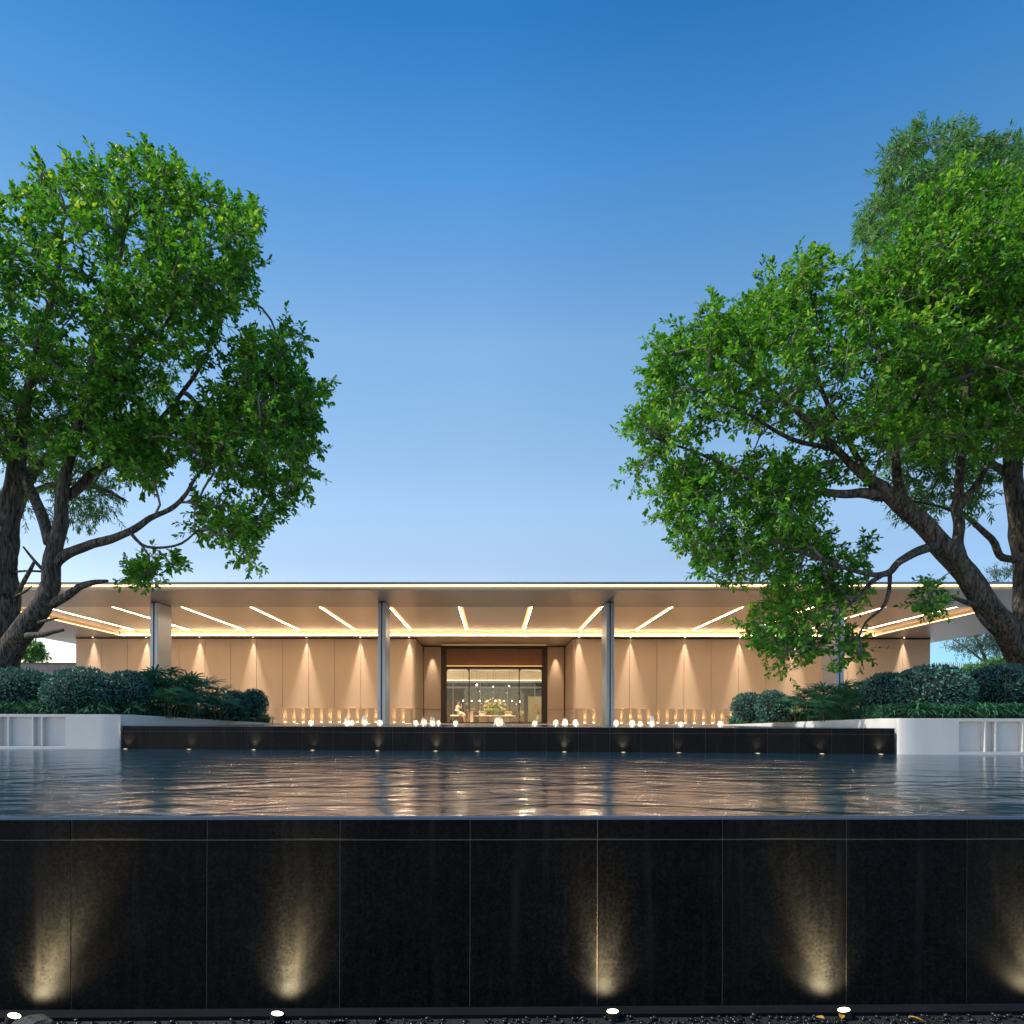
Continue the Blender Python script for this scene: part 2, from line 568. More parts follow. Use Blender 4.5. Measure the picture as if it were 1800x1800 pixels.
# terrace with the upper pool sunk into it
tag(MB().box(-60, 60, 21.3, 90, 0.4, 1.53).build("terrace", M['terrace']), kind='structure')
ML, MR = W(215, 1300, 12.65), W(1573, 1300, 11.3)
ML.z = MR.z = 0
upts = [(ML.x + 0.06, ML.y + 0.18), (MR.x - 0.06, MR.y + 0.18), (7.5, 21.25), (-7.5, 21.25)]
tag(MB().prism(upts, UPPER - 0.25, UPPER).build("upper_pool_water", M['still']), kind='structure')

# ------------------------------------------------------------------ front wall
fw = thing("pool_wall", "tall black granite pool wall across the foreground with water brimming at its top", "wall", (0, FY, 0), FT)
def fu(px):
    k = (px - PX) / F
    return (k * FY) / (FC - k * FS)
joints = [-340, -112, 126, 364, 598, 827, 1051, 1271, 1489, 1701, 1908, 2110]
us = [-26] + [fu(j) for j in joints] + [26]
lo = MB(); hi = MB()
for a, b in zip(us[:-1], us[1:]):
    lo.box(a + 0.002, b - 0.002, 0, 0.10, 0.0, 0.972)
    hi.box(a + 0.002, b - 0.002, -0.004, 0.045, 0.977, WATER)
lo.build("facing_slabs", M['granite'], fw, bevel=0.0015)
hi.build("coping", M['granite'], fw, bevel=0.007)
MB().box(-26, 26, 0.0035, 0.094, 0.0, WATER - 0.012).build("grout", M['grout'], fw)
MB().box(-26, 26, -0.10, -0.001, 0.0, 0.022).build("plinth", mat("plinth_stone", (0.006, 0.007, 0.010), 0.8, var=0.3, scale=9, spec=0.12), fw)
sheet = MB().add([(-26, -0.006, WATER - 0.010), (26, -0.006, WATER - 0.010), (26, -0.003, WATER + 0.002), (-26, -0.003, WATER + 0.002), (26, 0.05, WATER + 0.004), (-26, 0.05, WATER + 0.004)],
                 [(0, 1, 2, 3), (3, 2, 4, 5)])
wet = mat("wet_film", (0.05, 0.06, 0.08), 0.06, 0.0, spec=1.0)
tag(sheet.build("overflow_water", wet, fw, smooth=True))

# uplights at the foot of the front wall
def uplight(px, py, tilt, lean, label, power):
    u = fu(px)
    d = 0.125
    u *= (FY - d) / FY
    k = FW(u, -d, -0.03)
    t = thing("ground_spotlight", label, "spotlight", k, FT, "spotlights at the foot of the black wall")
    ax = Vector((math.sin(tilt), lean, 1)).normalized()
    q = Vector((0, 0, 1)).rotation_difference(ax).to_matrix()
    b = MB().lathe([(0.030, 0), (0.046, 0.006), (0.048, 0.055), (0.052, 0.060), (0.052, 0.070), (0.046, 0.072)], n=24)
    b.v = [tuple(q @ (Vector(v) * 0.74) + Vector((0, 0, 0.024))) for v in b.v]
    b.build("lamp_housing", M['black'], t, smooth=False)
    l = MB().lathe([(0.043, 0.0725), (0.030, 0.075), (0.001, 0.076)], n=24)
    l.v = [tuple(q @ (Vector(v) * 0.74) + Vector((0, 0, 0.024))) for v in l.v]
    l.build("lens", M['lens'], t)
    MB().box(-0.055, 0.055, -0.035, 0.035, 0, 0.014).build("mounting_plate", M['black'], t, bevel=0.003)
    pos = q @ Vector((0, 0, 0.10)) + Vector((0, 0, 0.012))
    lamp("spot_lamp", 'SPOT', t, pos + Vector((0, 0.01, -0.035)), power * 1.6, (1.0, 0.77, 0.41), aim=Vector((ax.x * 0.9, 0.34, 1)), size=0.035, angle=50, blend=1.0)
    lamp("throw_lamp", 'SPOT', t, pos + Vector((0, 0.01, -0.035)), power * 1.15, (1.0, 0.77, 0.41), aim=Vector((ax.x * 0.8, 0.20, 1)), size=0.035, angle=38, blend=1.0)
    lamp("spill_lamp", 'SPOT', t, pos, power * 0.15, (1.0, 0.82, 0.48), aim=Vector((ax.x * 1.1, 0.8, 1)), size=0.04, angle=110, blend=1.0)
    return t
uplight(18, 1783, 0.42, 0.10, "leftmost lit spotlight beside the grey rock, its head tilted right", 80)
uplight(485, 1780, 0.15, 0.06, "small lit spotlight under the third wall slab from the left", 90)
uplight(1079, 1779, -0.08, 0.04, "small lit spotlight right of centre, its beam crossing a joint", 75)
uplight(1488, 1765, -0.22, 0.08, "lit spotlight on the joint above gravel and yellow leaves", 85)
uplight(1862, 1775, -0.15, 0.06, "lit spotlight at the wall's right end, mostly out of view", 70)

# gravel, rock, leaves
ico_v = []
g = (1 + 5 ** 0.5) / 2
for a, b in ((1, g), (-1, g), (1, -g), (-1, -g)):
    ico_v += [(0, a, b), (a, b, 0), (b, 0, a)]
ico_v = [Vector(v).normalized() for v in ico_v]
import itertools
ico_f = [c for c in itertools.combinations(range(12), 3) if all((ico_v[c[i]] - ico_v[c[(i + 1) % 3]]).length < 1.1 for i in range(3))]
ico_f = [c if (ico_v[c[1]] - ico_v[c[0]]).cross(ico_v[c[2]] - ico_v[c[0]]).dot(ico_v[c[0]]) > 0 else (c[0], c[2], c[1]) for c in ico_f]
gv = MB()
for i in range(4200):
    u = random.uniform(-3.6, 3.9)
    n = -random.uniform(0.115, 0.95)
    r = random.uniform(0.006, 0.017)
    c = FW(u, n, r * 0.5 + random.random() * 0.012)
    s = (random.uniform(0.8, 1.4), random.uniform(0.8, 1.3), random.uniform(0.5, 0.9))
    a = random.random() * 6.3
    ca, sa = math.cos(a), math.sin(a)
    vs = []
    for v in ico_v:
        j = random.uniform(0.85, 1.15)
        x, y, z = v.x * s[0] * r * j, v.y * s[1] * r * j, v.z * s[2] * r * j
        vs.append((c[0] + x * ca - y * sa, c[1] + x * sa + y * ca, c[2] + z))
    gv.add(vs, ico_f)
tag(gv.build("gravel", M['pebble'], smooth=True), kind='stuff', label="black pebble gravel along the foot of the pool wall", cat="gravel")

rk = MB().ball((0, 0, 0), 1, 14, 9)
rk.v = [tuple(Vector(v) * (1 + 0.35 * mnoise.noise(Vector(v) * 1.7 + Vector((3, 1, 2))))) for v in rk.v]
rk.v = [(v[0] * 0.105, v[1] * 0.07, max(0, v[2] * 0.055 + 0.022)) for v in rk.v]
o = rk.build("rock", M['stone'])
o.location = FW(fu(102), -0.20, 0.0)
tag(o, "flat grey rock on the ground right of the leftmost spotlight", "rock")
def fallen(px, n, colr, label, s=1.0):
    b = MB()
    pts = [(-0.03, 0, 0), (-0.012, -0.014, 0.006), (0.012, -0.013, 0.007), (0.034, 0, 0.002), (0.012, 0.013, 0.008), (-0.012, 0.014, 0.005)]
    pts = [(x * s, y * s, z * s) for x, y, z in pts]
    b.add(pts, [(0, 1, 2, 3), (0, 3, 4, 5)])
    o = b.build("fallen_leaf", mat("dry_leaf", colr, 0.6))
    so = o.modifiers.new("thick", 'SOLIDIFY'); so.thickness = 0.0012
    o.location = FW(fu(px), n, 0.026)
    o.rotation_euler = (0.2, -0.2, random.random() * 6)
    return tag(o, label, "leaf", "fallen leaves on the gravel")
fallen(1415, -0.17, (0.42, 0.22, 0.03), "small ochre leaf lying left of the fourth spotlight")
fallen(1455, -0.15, (0.40, 0.22, 0.02), "ochre fallen leaf just in front of the fourth spotlight")
fallen(1572, -0.20, (0.62, 0.34, 0.02), "bright yellow fallen leaf on the gravel right of the fourth spotlight", 1.3)
fallen(1772, -0.16, (0.45, 0.15, 0.05), "reddish fallen leaf on the gravel near the right edge", 1.2)

# ------------------------------------------------------------------ mid wall
mv = (MR - ML)
MLEN = mv.length
MT = math.atan2(mv.y, mv.x)
mw = thing("pool_wall", "low black granite cascade wall between the white planters", "wall", (ML.x, ML.y, 0), MT)
def mu(px):
    k = (px - PX) / F
    c, s = math.cos(MT), math.sin(MT)
    return (k * ML.y - ML.x) / (c - k * s)
jj = [mu(p) for p in (215, 262, 316, 370, 424, 478, 531, 585, 638, 690, 744, 798, 852, 907, 961, 1017, 1072, 1127, 1184, 1240, 1292, 1349, 1405, 1462, 1518, 1573)]
a1 = MB(); a2 = MB()
for a, b in zip(jj[:-1], jj[1:]):
    a1.box(a + 0.002, b - 0.002, 0.0, 0.12, 0.7, UPPER - 0.105)
    a2.box(a + 0.002, b - 0.002, -0.004, 0.16, UPPER - 0.10, UPPER + 0.001)
a1.build("facing_slabs", M['granite'], mw, bevel=0.0015)
a2.build("coping", M['granite'], mw, bevel=0.006)
MB().box(0.003, MLEN - 0.003, 0.004, 0.115, 0.7, UPPER - 0.012).build("grout", M['grout'], mw)
MB().add([(0, -0.008, UPPER - 0.006), (MLEN, -0.008, UPPER - 0.006), (MLEN, -0.004, UPPER + 0.004), (0, -0.004, UPPER + 0.004), (MLEN, 0.165, UPPER + 0.005), (0, 0.165, UPPER + 0.005)],
         [(0, 1, 2, 3), (3, 2, 4, 5)]).build("overflow_water", wet, mw, smooth=True)
mids = [(225, 5, 1), (336, 2.5, 0), (449, 6, 1), (552, 2.5, 0), (665, 6, 1), (767, 6, 1), (840, 2, 0), (992, 6, 1), (1095, 7, 1), (1192, 2.5, 0), (1330, 3, 0), (1442, 3, 0), (1545, 5, 1)]
for i, (px, pw, wide) in enumerate(mids):
    u = mu(px)
    c, s = math.cos(MT), math.sin(MT)
    n = -0.075
    k = (ML.x + u * c - n * s, ML.y + u * s + n * c, WATER - 0.036)
    near = ("beside the left white planter", "second", "third", "fourth", "fifth", "sixth", "seventh", "eighth", "ninth", "tenth", "eleventh", "twelfth", "beside the right white planter")[i]
    lab = ("water light at the foot of the low black wall, " + near) if i in (0, 12) else (near + " water light from the left along the low black wall")
    t = thing("water_light", lab, "light", k, MT, "water lights along the low black wall")
    MB().lathe([(0.055, 0), (0.065, 0.01), (0.065, 0.034), (0.038, 0.040)], n=16).build("lamp_housing", M['black'], t)
    MB().lathe([(0.036, 0.0405), (0.02, 0.042), (0.001, 0.043)], n=16).build("lens", M['dim'], t)
    lamp("spot_lamp", 'SPOT', t, (0, 0, 0.06), pw * 2.3, (1.0, 0.80, 0.48), aim=(0, 0.28, 1), size=0.03, angle=75, blend=1.0)

# ------------------------------------------------------------------ planters
def planter(side):
    s = -1 if side == 'left' else 1
    if s < 0:
        c0 = Vector((ML.x, ML.y)); end = W(488, 1273, 20.4); ztop = 1.765
        label = "white planter wall with square corner end, left of the black cascade wall"
    else:
        c0 = Vector((MR.x, MR.y)); end = W(1270, 1274, 20.4); ztop = 1.722
        label = "white planter wall with panelled niches, right of the black cascade wall"
    t = thing("planter_wall", label, "planter", (c0.x, c0.y, WATER - 0.3))
    org = (c0.x, c0.y, WATER - 0.3)
    z0 = WATER - 0.3
    r = 0.35
    # outline in plan: far outside -> rounded corner -> back along the pool side
    pts = [(c0.x + s * 24, c0.y - 0.02)]
    dirv = Vector((end.x - c0.x, end.y - c0.y)).normalized()
    for k in range(9):
        a = k / 8 * math.pi / 2
        pts.append((c0.x + s * r * (1 - math.sin(a)), c0.y - 0.02 + r * (1 - math.cos(a))))
    pts[-1] = (c0.x, c0.y + r)
    nseg = 14
    tops = [ztop] * len(pts)
    base = Vector((c0.x, c0.y + r))
    for k in range(1, nseg + 1):
        q = base.lerp(Vector((end.x, end.y)), k / nseg)
        pts.append((q.x, q.y))
        tops.append(ztop + (1.565 - ztop) * k / nseg)
    th = 0.16
    inner = []
    for i, p in enumerate(pts):
        a = Vector(pts[max(i - 1, 0)]); b = Vector(pts[min(i + 1, len(pts) - 1)])
        d = (b - a).normalized()
        nrm = Vector((-d.y, d.x)) * (-1 if s < 0 else 1)
        if s < 0: nrm = Vector((-d.y, d.x))
        else: nrm = Vector((d.y, -d.x))
        inner.append((p[0] + nrm.x * th, p[1] + nrm.y * th))
    m = MB()
    n = len(pts)
    vs = [(p[0], p[1], z0) for p in pts] + [(p[0], p[1], tops[i]) for i, p in enumerate(pts)] + \
         [(p[0], p[1], tops[i]) for i, p in enumerate(inner)] + [(p[0], p[1], z0) for p in inner]
    fs = []
    for i in range(n - 1):
        for L in range(3):
            fs.append((L * n + i, L * n + i + 1, (L + 1) * n + i + 1, (L + 1) * n + i))
    fs += [(0, n, 2 * n, 3 * n), (n - 1, 4 * n - 1, 3 * n - 1, 2 * n - 1)]
    if s < 0: pass
    # niches on the straight front: the wall body starts behind, frame pieces stand proud
    m.add(vs, fs)
    o = m.build("wall_body", M['white'], t, org=org)
    # front panel frame
    y1 = c0.y - 0.022
    yo = y1 - 0.085
    fr = MB()
    xin = (W(115, 1300, c0.y).x if s < 0 else W(1686, 1300, c0.y).x)
    k = (c0.y - 0.107) / c0.y
    xin *= k
    # rounded smooth shoulder in front of the body
    sh = []
    xr = c0.x + s * 0.02
    if s < 0:
        poly = [(xin, yo)] + [(xr - 0.36 + 0.36 * math.sin(q), yo + 0.082 * (1 - math.cos(q))) for q in [k * math.pi / 24 for k in range(13)]] + [(xr, y1 + 0.001), (xin, y1 + 0.001)]
    else:
        poly = ([(xin, yo)] + [(xr + 0.30 - 0.30 * math.sin(q), yo + 0.082 * (1 - math.cos(q))) for q in [k * math.pi / 24 for k in range(13)]] + [(xr, y1 + 0.001), (xin, y1 + 0.001)])[::-1]
    fr.prism(poly, z0, ztop)
    far = c0.x + s * 24
    xa, xb = sorted((xin, far))
    fr.box(xa, xb, yo, y1 + 0.001, ztop - 0.055, ztop)
    fr.box(xa, xb, yo, y1 + 0.001, z0, WATER + 0.05)
    x = xin
    wide = True
    posts = []
    while abs(x) < 22:
        w = 0.44 if wide else 0.145
        x += s * w
        xx = sorted((x, x + s * 0.03))
        fr.box(xx[0], xx[1], yo, y1 + 0.001, WATER + 0.05, ztop - 0.055)
        x += s * 0.03
        wide = not wide
    fr.build("panel_frame", M['white'], t, org=org, bevel=0.004)
    # soil
    if s < 0:
        sp = [(far, c0.y + 0.14), (c0.x - 0.5, c0.y + 0.14), (c0.x - 0.16, c0.y + 0.5), (end.x - 0.15, end.y), (end.x - 0.2, 21.2), (far, 21.2)]
        zt = [ztop - 0.04, ztop - 0.04, ztop - 0.04, 1.56, 1.56, 2.1]
    else:
        sp = [(c0.x + 0.5, c0.y + 0.14), (far, c0.y + 0.14), (far, 21.2), (end.x + 0.2, 21.2), (end.x + 0.15, end.y), (c0.x + 0.16, c0.y + 0.5)]
        zt = [ztop - 0.04, ztop - 0.04, 2.1, 1.56, 1.56, ztop - 0.04]
    MB().prism(sp, z0, zt).build("soil_bed", M['soil'], t, org=org)
    return t, c0, end, ztop
PL = planter('left')
PR = planter('right')

# ------------------------------------------------------------------ pavilion
HS = EYE + 4.30                    # underside of the eaves
V0, VC, VI, VS1, VW, VD, VB = 21.4, 23.5, 24.6, 32.9, 33.6, 37.2, 36.6
U0 = 0.05
Z0 = 1.53
pv = thing("pavilion", "long low tan pavilion with a glowing flat roof on slim columns behind the pool", "building", B(0, VW, Z0), TH)
ORG = (0, VW, Z0)
UL, UR = ub(133, VW), ub(1635, VW)
RX = 23.6
def part(mb, name, m, parent=pv, wings=False, **k):
    if wings:                        # the two wings are pieces of their own
        for sg in (-1, 1):
            h_ = MB()
            h_.v = mb.v
            used = [f for f in mb.f if sum(mb.v[i][0] for i in f) * sg > 0]
            ids = sorted({i for f in used for i in f})
            mp_ = {i: j for j, i in enumerate(ids)}
            h_.v = [mb.v[i] for i in ids]
            h_.f = [tuple(mp_[i] for i in f) for f in used]
            o = h_.build(name, m, parent, org=ORG, **k)
        return o
    return mb.build(name, m, parent, org=ORG, **k)
# roof
IN = 19.1                          # inner ceiling half width
rf = MB()
rf.box(-RX, RX, V0 + 0.14, V0 + 1.9, HS + 0.20, HS + 0.25)
rf.box(-RX, RX, V0 + 1.8, V0 + 1.9, HS + 0.251, HS + 0.33)
rf.box(-RX, RX, V0 + 1.8, VB, HS + 0.331, HS + 0.38)                   # deck
rf.box(-RX - 0.02, RX + 0.02, V0, V0 + 0.14, HS + 0.185, HS + 0.262)      # nose
roof = part(rf, "roof", M['fascia'], bevel=0.004)
fs_ = MB()
sj = [-RX, -20.5, -16.2, -12.1, -8.2, -4.1, 0.0, 4.1, 8.2, 12.3, 16.2, 20.5, RX]
for a, b in zip(sj[:-1], sj[1:]): fs_.box(a + 0.003, b - 0.003, V0 + 0.06, VI, HS, HS + 0.05)
part(fs_, "front_soffit", M['soffit'], bevel=0.002)
part(MB().box(-RX, RX, V0 + 0.3, VI - 0.1, HS + 0.06, HS + 0.08), "soffit_backing", M['black'])
part(MB().box(-RX, -IN, VI + 0.003, VB, HS, HS + 0.05).box(IN, RX, VI + 0.003, VB, HS, HS + 0.05), "side_soffit", M['soffit'], wings=True)
part(MB().box(-RX, RX, V0 + 0.115, V0 + 0.13, HS + 0.052, HS + 0.183), "light_cove", M['cove'])
part(MB().box(-RX + 0.1, RX - 0.1, V0 + 0.085, V0 + 0.112, HS + 0.146, HS + 0.180), "light_strip", M['fled'])
# ceiling panels between the slots
CZ = HS + 0.22
slots = [U0 + 1.385 + 2.77 * k for k in range(-7, 7)]
sw = 0.095
edges = [-IN] + [e for s_ in slots for e in (s_ - sw, s_ + sw)] + [IN]
cp = MB()
for a, b in zip(edges[0::2], edges[1::2]):
    if b - a > 0.02:
        cp.box(a, b, VI + 0.004, VS1, CZ, CZ + 0.02)
part(cp, "ceiling", M['ceiling'])
part(MB().box(-IN, IN, VI, VS1 + 0.5, CZ + 0.085, CZ + 0.095), "slot_backing", M['amber'])  # glows amber in place of LED light falling inside the slots
for s_ in slots:
    if abs(s_) > IN - 0.2: continue
    sg = -1 if s_ < 0 else 1
    x = s_ + sg * (sw - 0.035)
    st = part(MB().box(x - 0.030, x + 0.030, VI + 0.05, VS1 - 0.4, CZ + 0.012, CZ + 0.05), "strip_housing", M['amber'])  # amber glow stands in for LED light on the slot side
    k = MB().add([(x - 0.006, VI + 0.06, CZ + 0.010), (x - 0.006, VS1 - 0.41, CZ + 0.010), (x + 0.006, VS1 - 0.41, CZ + 0.010), (x + 0.006, VI + 0.06, CZ + 0.010)], [(0, 1, 2, 3)])
    k = part(k, "light_strip", M['led2'], parent=None); k.parent = st
    x2 = s_ + sg * (sw + 0.001)
    part(MB().box(min(x2, x2 + sg * 0.02), max(x2, x2 + sg * 0.02), VI + 0.004, VS1, CZ + 0.021, CZ + 0.084), "slot_side", M['cove'])
# side and rear coves
for sg in (-1, 1):
    xa, xb = sorted((sg * (IN + 0.06), sg * (IN + 0.075)))
    part(MB().box(xa, xb, VI, VS1 + 0.3, HS + 0.051, CZ + 0.08), "light_cove", M['cove'])
    part(MB().box(sg * IN - 0.02, sg * IN + 0.02, VI, VS1, HS + 0.002, HS + 0.05), "cove_lip", M['cove'])
    part(MB().box(sg * (IN + 0.025), sg * (IN + 0.05), VI + 0.1, VS1, HS + 0.056, HS + 0.09) if sg > 0 else MB().box(-IN - 0.05, -IN - 0.025, VI + 0.1, VS1, HS + 0.056, HS + 0.09), "light_strip", M['fled'])
part(MB().box(-IN, IN, VS1 + 0.16, VW + 0.02, HS - 0.0, HS + 0.03), "wall_head", M['ceiling'])
part(MB().box(UL + 0.1, UR - 0.1, VS1 + 0.17, VS1 + 0.20, HS + 0.032, HS + 0.054), "light_strip", M['wash'])
part(MB().box(-IN, IN, VS1 + 0.26, VS1 + 0.28, HS + 0.032, CZ + 0.083), "light_cove", M['cove'])

# back wall panels
RU = 4.05                           # half width of the entrance recess
DU0, DU1 = ub(776, VD), ub(961, VD)
PLH = Z0 + 0.80
wl_ = MB(); jt = MB()
def wall_run(u0, u1, v, first):
    n = max(1, round(abs(u1 - u0) / 1.385))
    for i in range(n):
        a = u0 + (u1 - u0) * i / n; b = u0 + (u1 - u0) * (i + 1) / n
        wl_.box(a + 0.008, b - 0.008, v, v + 0.06, Z0, HS - 0.075)
wall_run(UL, -RU - 0.12, VW, 0)
wall_run(RU + 0.12, UR, VW, 0)
wall_run(-RU + 0.07, DU0 - 0.02, VD, 0)
wall_run(DU1 + 0.02, RU - 0.07, VD, 0)
for sg in (-1, 1):
    n = 3
    for i in range(n):
        a = VW + 0.12 + (VD - VW - 0.12) * i / n; b = VW + 0.12 + (VD - VW - 0.12) * (i + 1) / n
        if sg < 0: wl_.box(-RU - 0.06, -RU, a + 0.004, b - 0.004, Z0, HS - 0.075)
        else: wl_.box(RU, RU + 0.06, a + 0.004, b - 0.004, Z0, HS - 0.075)
    # rounded outer corner of the recess
    cs = [( -RU - 0.12 + 0.12 * math.sin(t), VW + 0.12 - 0.12 * math.cos(t)) for t in [k * math.pi / 16 for k in range(9)]]
    poly = cs + [(-RU - 0.12, VW + 0.12)]
    if sg > 0: poly = [(-a, b) for a, b in poly][::-1]
    wl_.prism(poly, Z0, HS - 0.075)
part(wl_, "wall", M['tan'], bevel=0.004, wings=True)
part(MB().box(UL + 0.004, -RU - 0.13, VW + 0.062, VW + 3.2, Z0, HS - 0.005).box(RU + 0.13, UR - 0.004, VW + 0.062, VW + 3.2, Z0, HS - 0.005), "wall_core", M['tandark'], wings=True)
part(MB().box(-RU - 0.1, DU0 - 0.03, VD + 0.062, VD + 0.12, Z0, HS - 0.01).box(DU1 + 0.03, RU + 0.1, VD + 0.062, VD + 0.12, Z0, HS - 0.01), "wall_core", M['tandark'], wings=True)
# dark shadow-gap trim under the eaves
tr = MB().box(UL, -RU - 0.10, VW - 0.012, VW + 0.05, HS - 0.07, HS - 0.004).box(RU + 0.10, UR, VW - 0.012, VW + 0.05, HS - 0.07, HS - 0.004)
tr.box(-RU - 0.05, -RU + 0.012, VW + 0.1, VD, HS - 0.07, HS - 0.004).box(RU - 0.012, RU + 0.05, VW + 0.1, VD, HS - 0.07, HS - 0.004)
tr.box(-RU + 0.02, DU0 - 0.02, VD - 0.012, VD + 0.05, HS - 0.07, HS - 0.004).box(DU1 + 0.02, RU - 0.02, VD - 0.012, VD + 0.05, HS - 0.07, HS - 0.004)
part(tr, "shadow_gap_trim", M['bronze'], wings=True)
part(MB().box(-RU - 0.3, RU + 0.3, VW + 0.025, VD + 0.3, HS + 0.0, HS + 0.03), "recess_soffit", M['ceiling'])
part(MB().box(-RX + 0.3, RX - 0.3, VW + 3.0, VB - 0.02, HS + 0.001, HS + 0.04), "rear_soffit", M['soffit'])

part(MB().box(DU0 + 0.05, DU1 - 0.05, VD - 0.40, VD - 0.37, HS - 0.010, HS - 0.002), "light_strip", M['amber'])
# low plinth with lit niches
NP = 0.465
rail = MB(); pan = MB(); nich = []
def plinth(u0, u1):
    rail.box(u0, u1, VW - 0.15, VW - 0.003, PLH - 0.05, PLH)
    rail.box(u0, u1, VW - 0.15, VW - 0.003, Z0, Z0 + 0.05)
    n = int((u1 - u0) / NP)
    st = (u1 - u0) / n
    for i in range(n):
        a = u0 + i * st
        pan.box(a + 0.09, a + st - 0.09, VW - 0.135, VW - 0.003, Z0 + 0.05, PLH - 0.05)
        nich.append(a + st - 0.0)
plinth(ub(486, VW), -RU - 0.13)
plinth(RU + 0.13, ub(1284, VW))
part(rail, "plinth_rail", M['tan'], bevel=0.003, wings=True)
part(pan, "plinth_panel", M['tan'], bevel=0.003, wings=True)
for u in nich:
    if abs(u) < RU + 0.25: continue
    part(MB().box(u - 0.04, u + 0.04, VW - 0.10, VW - 0.05, Z0 + 0.051, Z0 + 0.066), "niche_light", M['bulb'])
    lamp("niche_lamp", 'SPOT', pv, (u, -0.115, 0.08), 30, (1.0, 0.74, 0.40), aim=(0, 0.085, 1), size=0.03, angle=60, blend=1.0)
# thin dado line around the recess
dd = MB().box(-RU + 0.0, -RU + 0.012, VW + 0.13, VD - 0.01, PLH - 0.02, PLH).box(RU - 0.012, RU, VW + 0.13, VD - 0.01, PLH - 0.02, PLH)
dd.box(-RU + 0.013, DU0 - 0.02, VD - 0.012, VD - 0.001, PLH - 0.02, PLH).box(DU1 + 0.02, RU - 0.013, VD - 0.012, VD - 0.001, PLH - 0.02, PLH)
part(dd, "dado_line", M['tandark'], wings=True)

# downlights along the wall head
for s_ in slots + [slots[-1] + 2.77, slots[0] - 2.77]:
    if not (UL + 0.2 < s_ < UR - 0.2) or abs(s_) < 3: continue
    if abs(s_) < RU + 0.3: s_ = math.copysign(RU + 0.30, s_)
    can = part(MB().lathe([(0.045, -0.004), (0.045, 0.01)], c=(s_, VW - 0.09, HS), n=14), "downlight", M['black'])
    can2 = part(MB().lathe([(0.033, -0.006), (0.033, 0.005)], c=(s_, VW - 0.09, HS - 0.001), n=14), "downlight_lens", M['bulb'], parent=None)
    can2.parent = can
    lamp("wall_lamp", 'SPOT', pv, (s_, -0.085, HS - Z0 - 0.02), 620 * random.uniform(0.85, 1.12), (1.0, 0.82, 0.67), aim=(random.uniform(-.008, .008), 0.022, -1), size=0.012, angle=36, blend=1.0, beam='Constant')
for sg in (-1, 1):
    lamp("wall_lamp", 'SPOT', pv, (sg * (RU - 0.55), VD - VW - 0.25, HS - Z0 - 0.03), 480, (1.0, 0.78, 0.58), aim=(0, 0.06, -1), size=0.02, angle=34, blend=0.9)

# columns
for i, px in enumerate((270, 670.5, 1072.5, 1476)):
    u = ub(px, VC)
    w = 0.145
    c_ = part(MB().box(u - w, u - 0.022, VC, VC + 1.02, Z0, HS - 0.03).box(u + 0.022, u + w, VC, VC + 1.02, Z0, HS - 0.03), "column", M['colblue'], bevel=0.012)
    k = part(MB().box(u - 0.022, u + 0.022, VC + 0.05, VC + 0.98, Z0, HS - 0.015), "column_slit", M['black'], parent=None); k.parent = c_
    k = part(MB().box(u - w + 0.02, u + w - 0.02, VC + 0.02, VC + 1.0, HS - 0.03, HS - 0.001), "column_cap", M['black'], parent=None); k.parent = c_

# entrance: bronze frame, timber transom, glass door
def at(px, py, v):
    return ub(px, v), EYE + (PY - py) / F * v
dz = lambda py: EYE + (PY - py) / F * VD
fr = MB()
fr.box(DU0 - 0.035, DU0 + 0.27, VD - 0.03, VD + 0.13, Z0, HS - 0.002)
fr.box(DU1 - 0.27, DU1 + 0.035, VD - 0.03, VD + 0.13, Z0, HS - 0.002)
fr.box(DU0 + 0.27, DU1 - 0.27, VD - 0.03, VD + 0.13, dz(1141), HS - 0.002)
fr.box(DU0 + 0.27, DU1 - 0.27, VD - 0.03, VD + 0.12, dz(1175), dz(1171))
part(fr, "door_frame", M['bronze'], bevel=0.006)
part(MB().box(DU0 + 0.10, DU1 - 0.10, VD + 0.13, VD + 0.17, dz(1171), dz(1141)), "transom_panel", M['wood'])
part(MB().box(DU0 + 0.28, DU1 - 0.28, VD + 0.02, VD + 0.05, dz(1171) + 0.003, dz(1171) + 0.02), "light_strip", emis("amber_led", (1.0, 0.55, 0.18), 3.0))
du = [DU0 + 0.27, ub(824.5, VD), ub(912.5, VD), DU1 - 0.27]
for i in range(3):
    a, b = du[i], du[i + 1]
    door = MB()
    t_ = 0.03
    door.box(a, a + t_, VD + 0.02, VD + 0.07, Z0 + 0.01, dz(1175.2))
    door.box(b - t_, b, VD + 0.02, VD + 0.07, Z0 + 0.01, dz(1175.2))
    door.box(a + t_, b - t_, VD + 0.02, VD + 0.07, Z0 + 0.01, Z0 + 0.07)
    door.box(a + t_, b - t_, VD + 0.02, VD + 0.07, dz(1175.2) - 0.03, dz(1175.2))
    if i != 1:   # rounded upper corners of the side lights
        for sg, cx in ((1, a + t_), (-1, b - t_)):
            zc = dz(1175.2) - 0.03
            rr = 0.16
            pts = [(cx, zc)] + [(cx + sg * rr * (1 - math.cos(t)), zc - rr * (1 - math.sin(t))) for t in [k * math.pi / 16 for k in range(9)]]
            vs = [(p[0], VD + 0.022, p[1]) for p in pts] + [(p[0], VD + 0.068, p[1]) for p in pts]
            n = len(pts)
            door.add(vs, [tuple(range(n)), tuple(range(2 * n - 1, n - 1, -1))] + [(q, q + n, (q + 1) % n + n, (q + 1) % n) for q in range(n)])
    d_ = part(door, "door" if i == 1 else "side_light", M['bronze'])
    g_ = part(MB().box(a + t_, b - t_, VD + 0.04, VD + 0.052, Z0 + 0.07, dz(1175.2) - 0.03), "pane", M['glass'], parent=None)
    g_.parent = d_

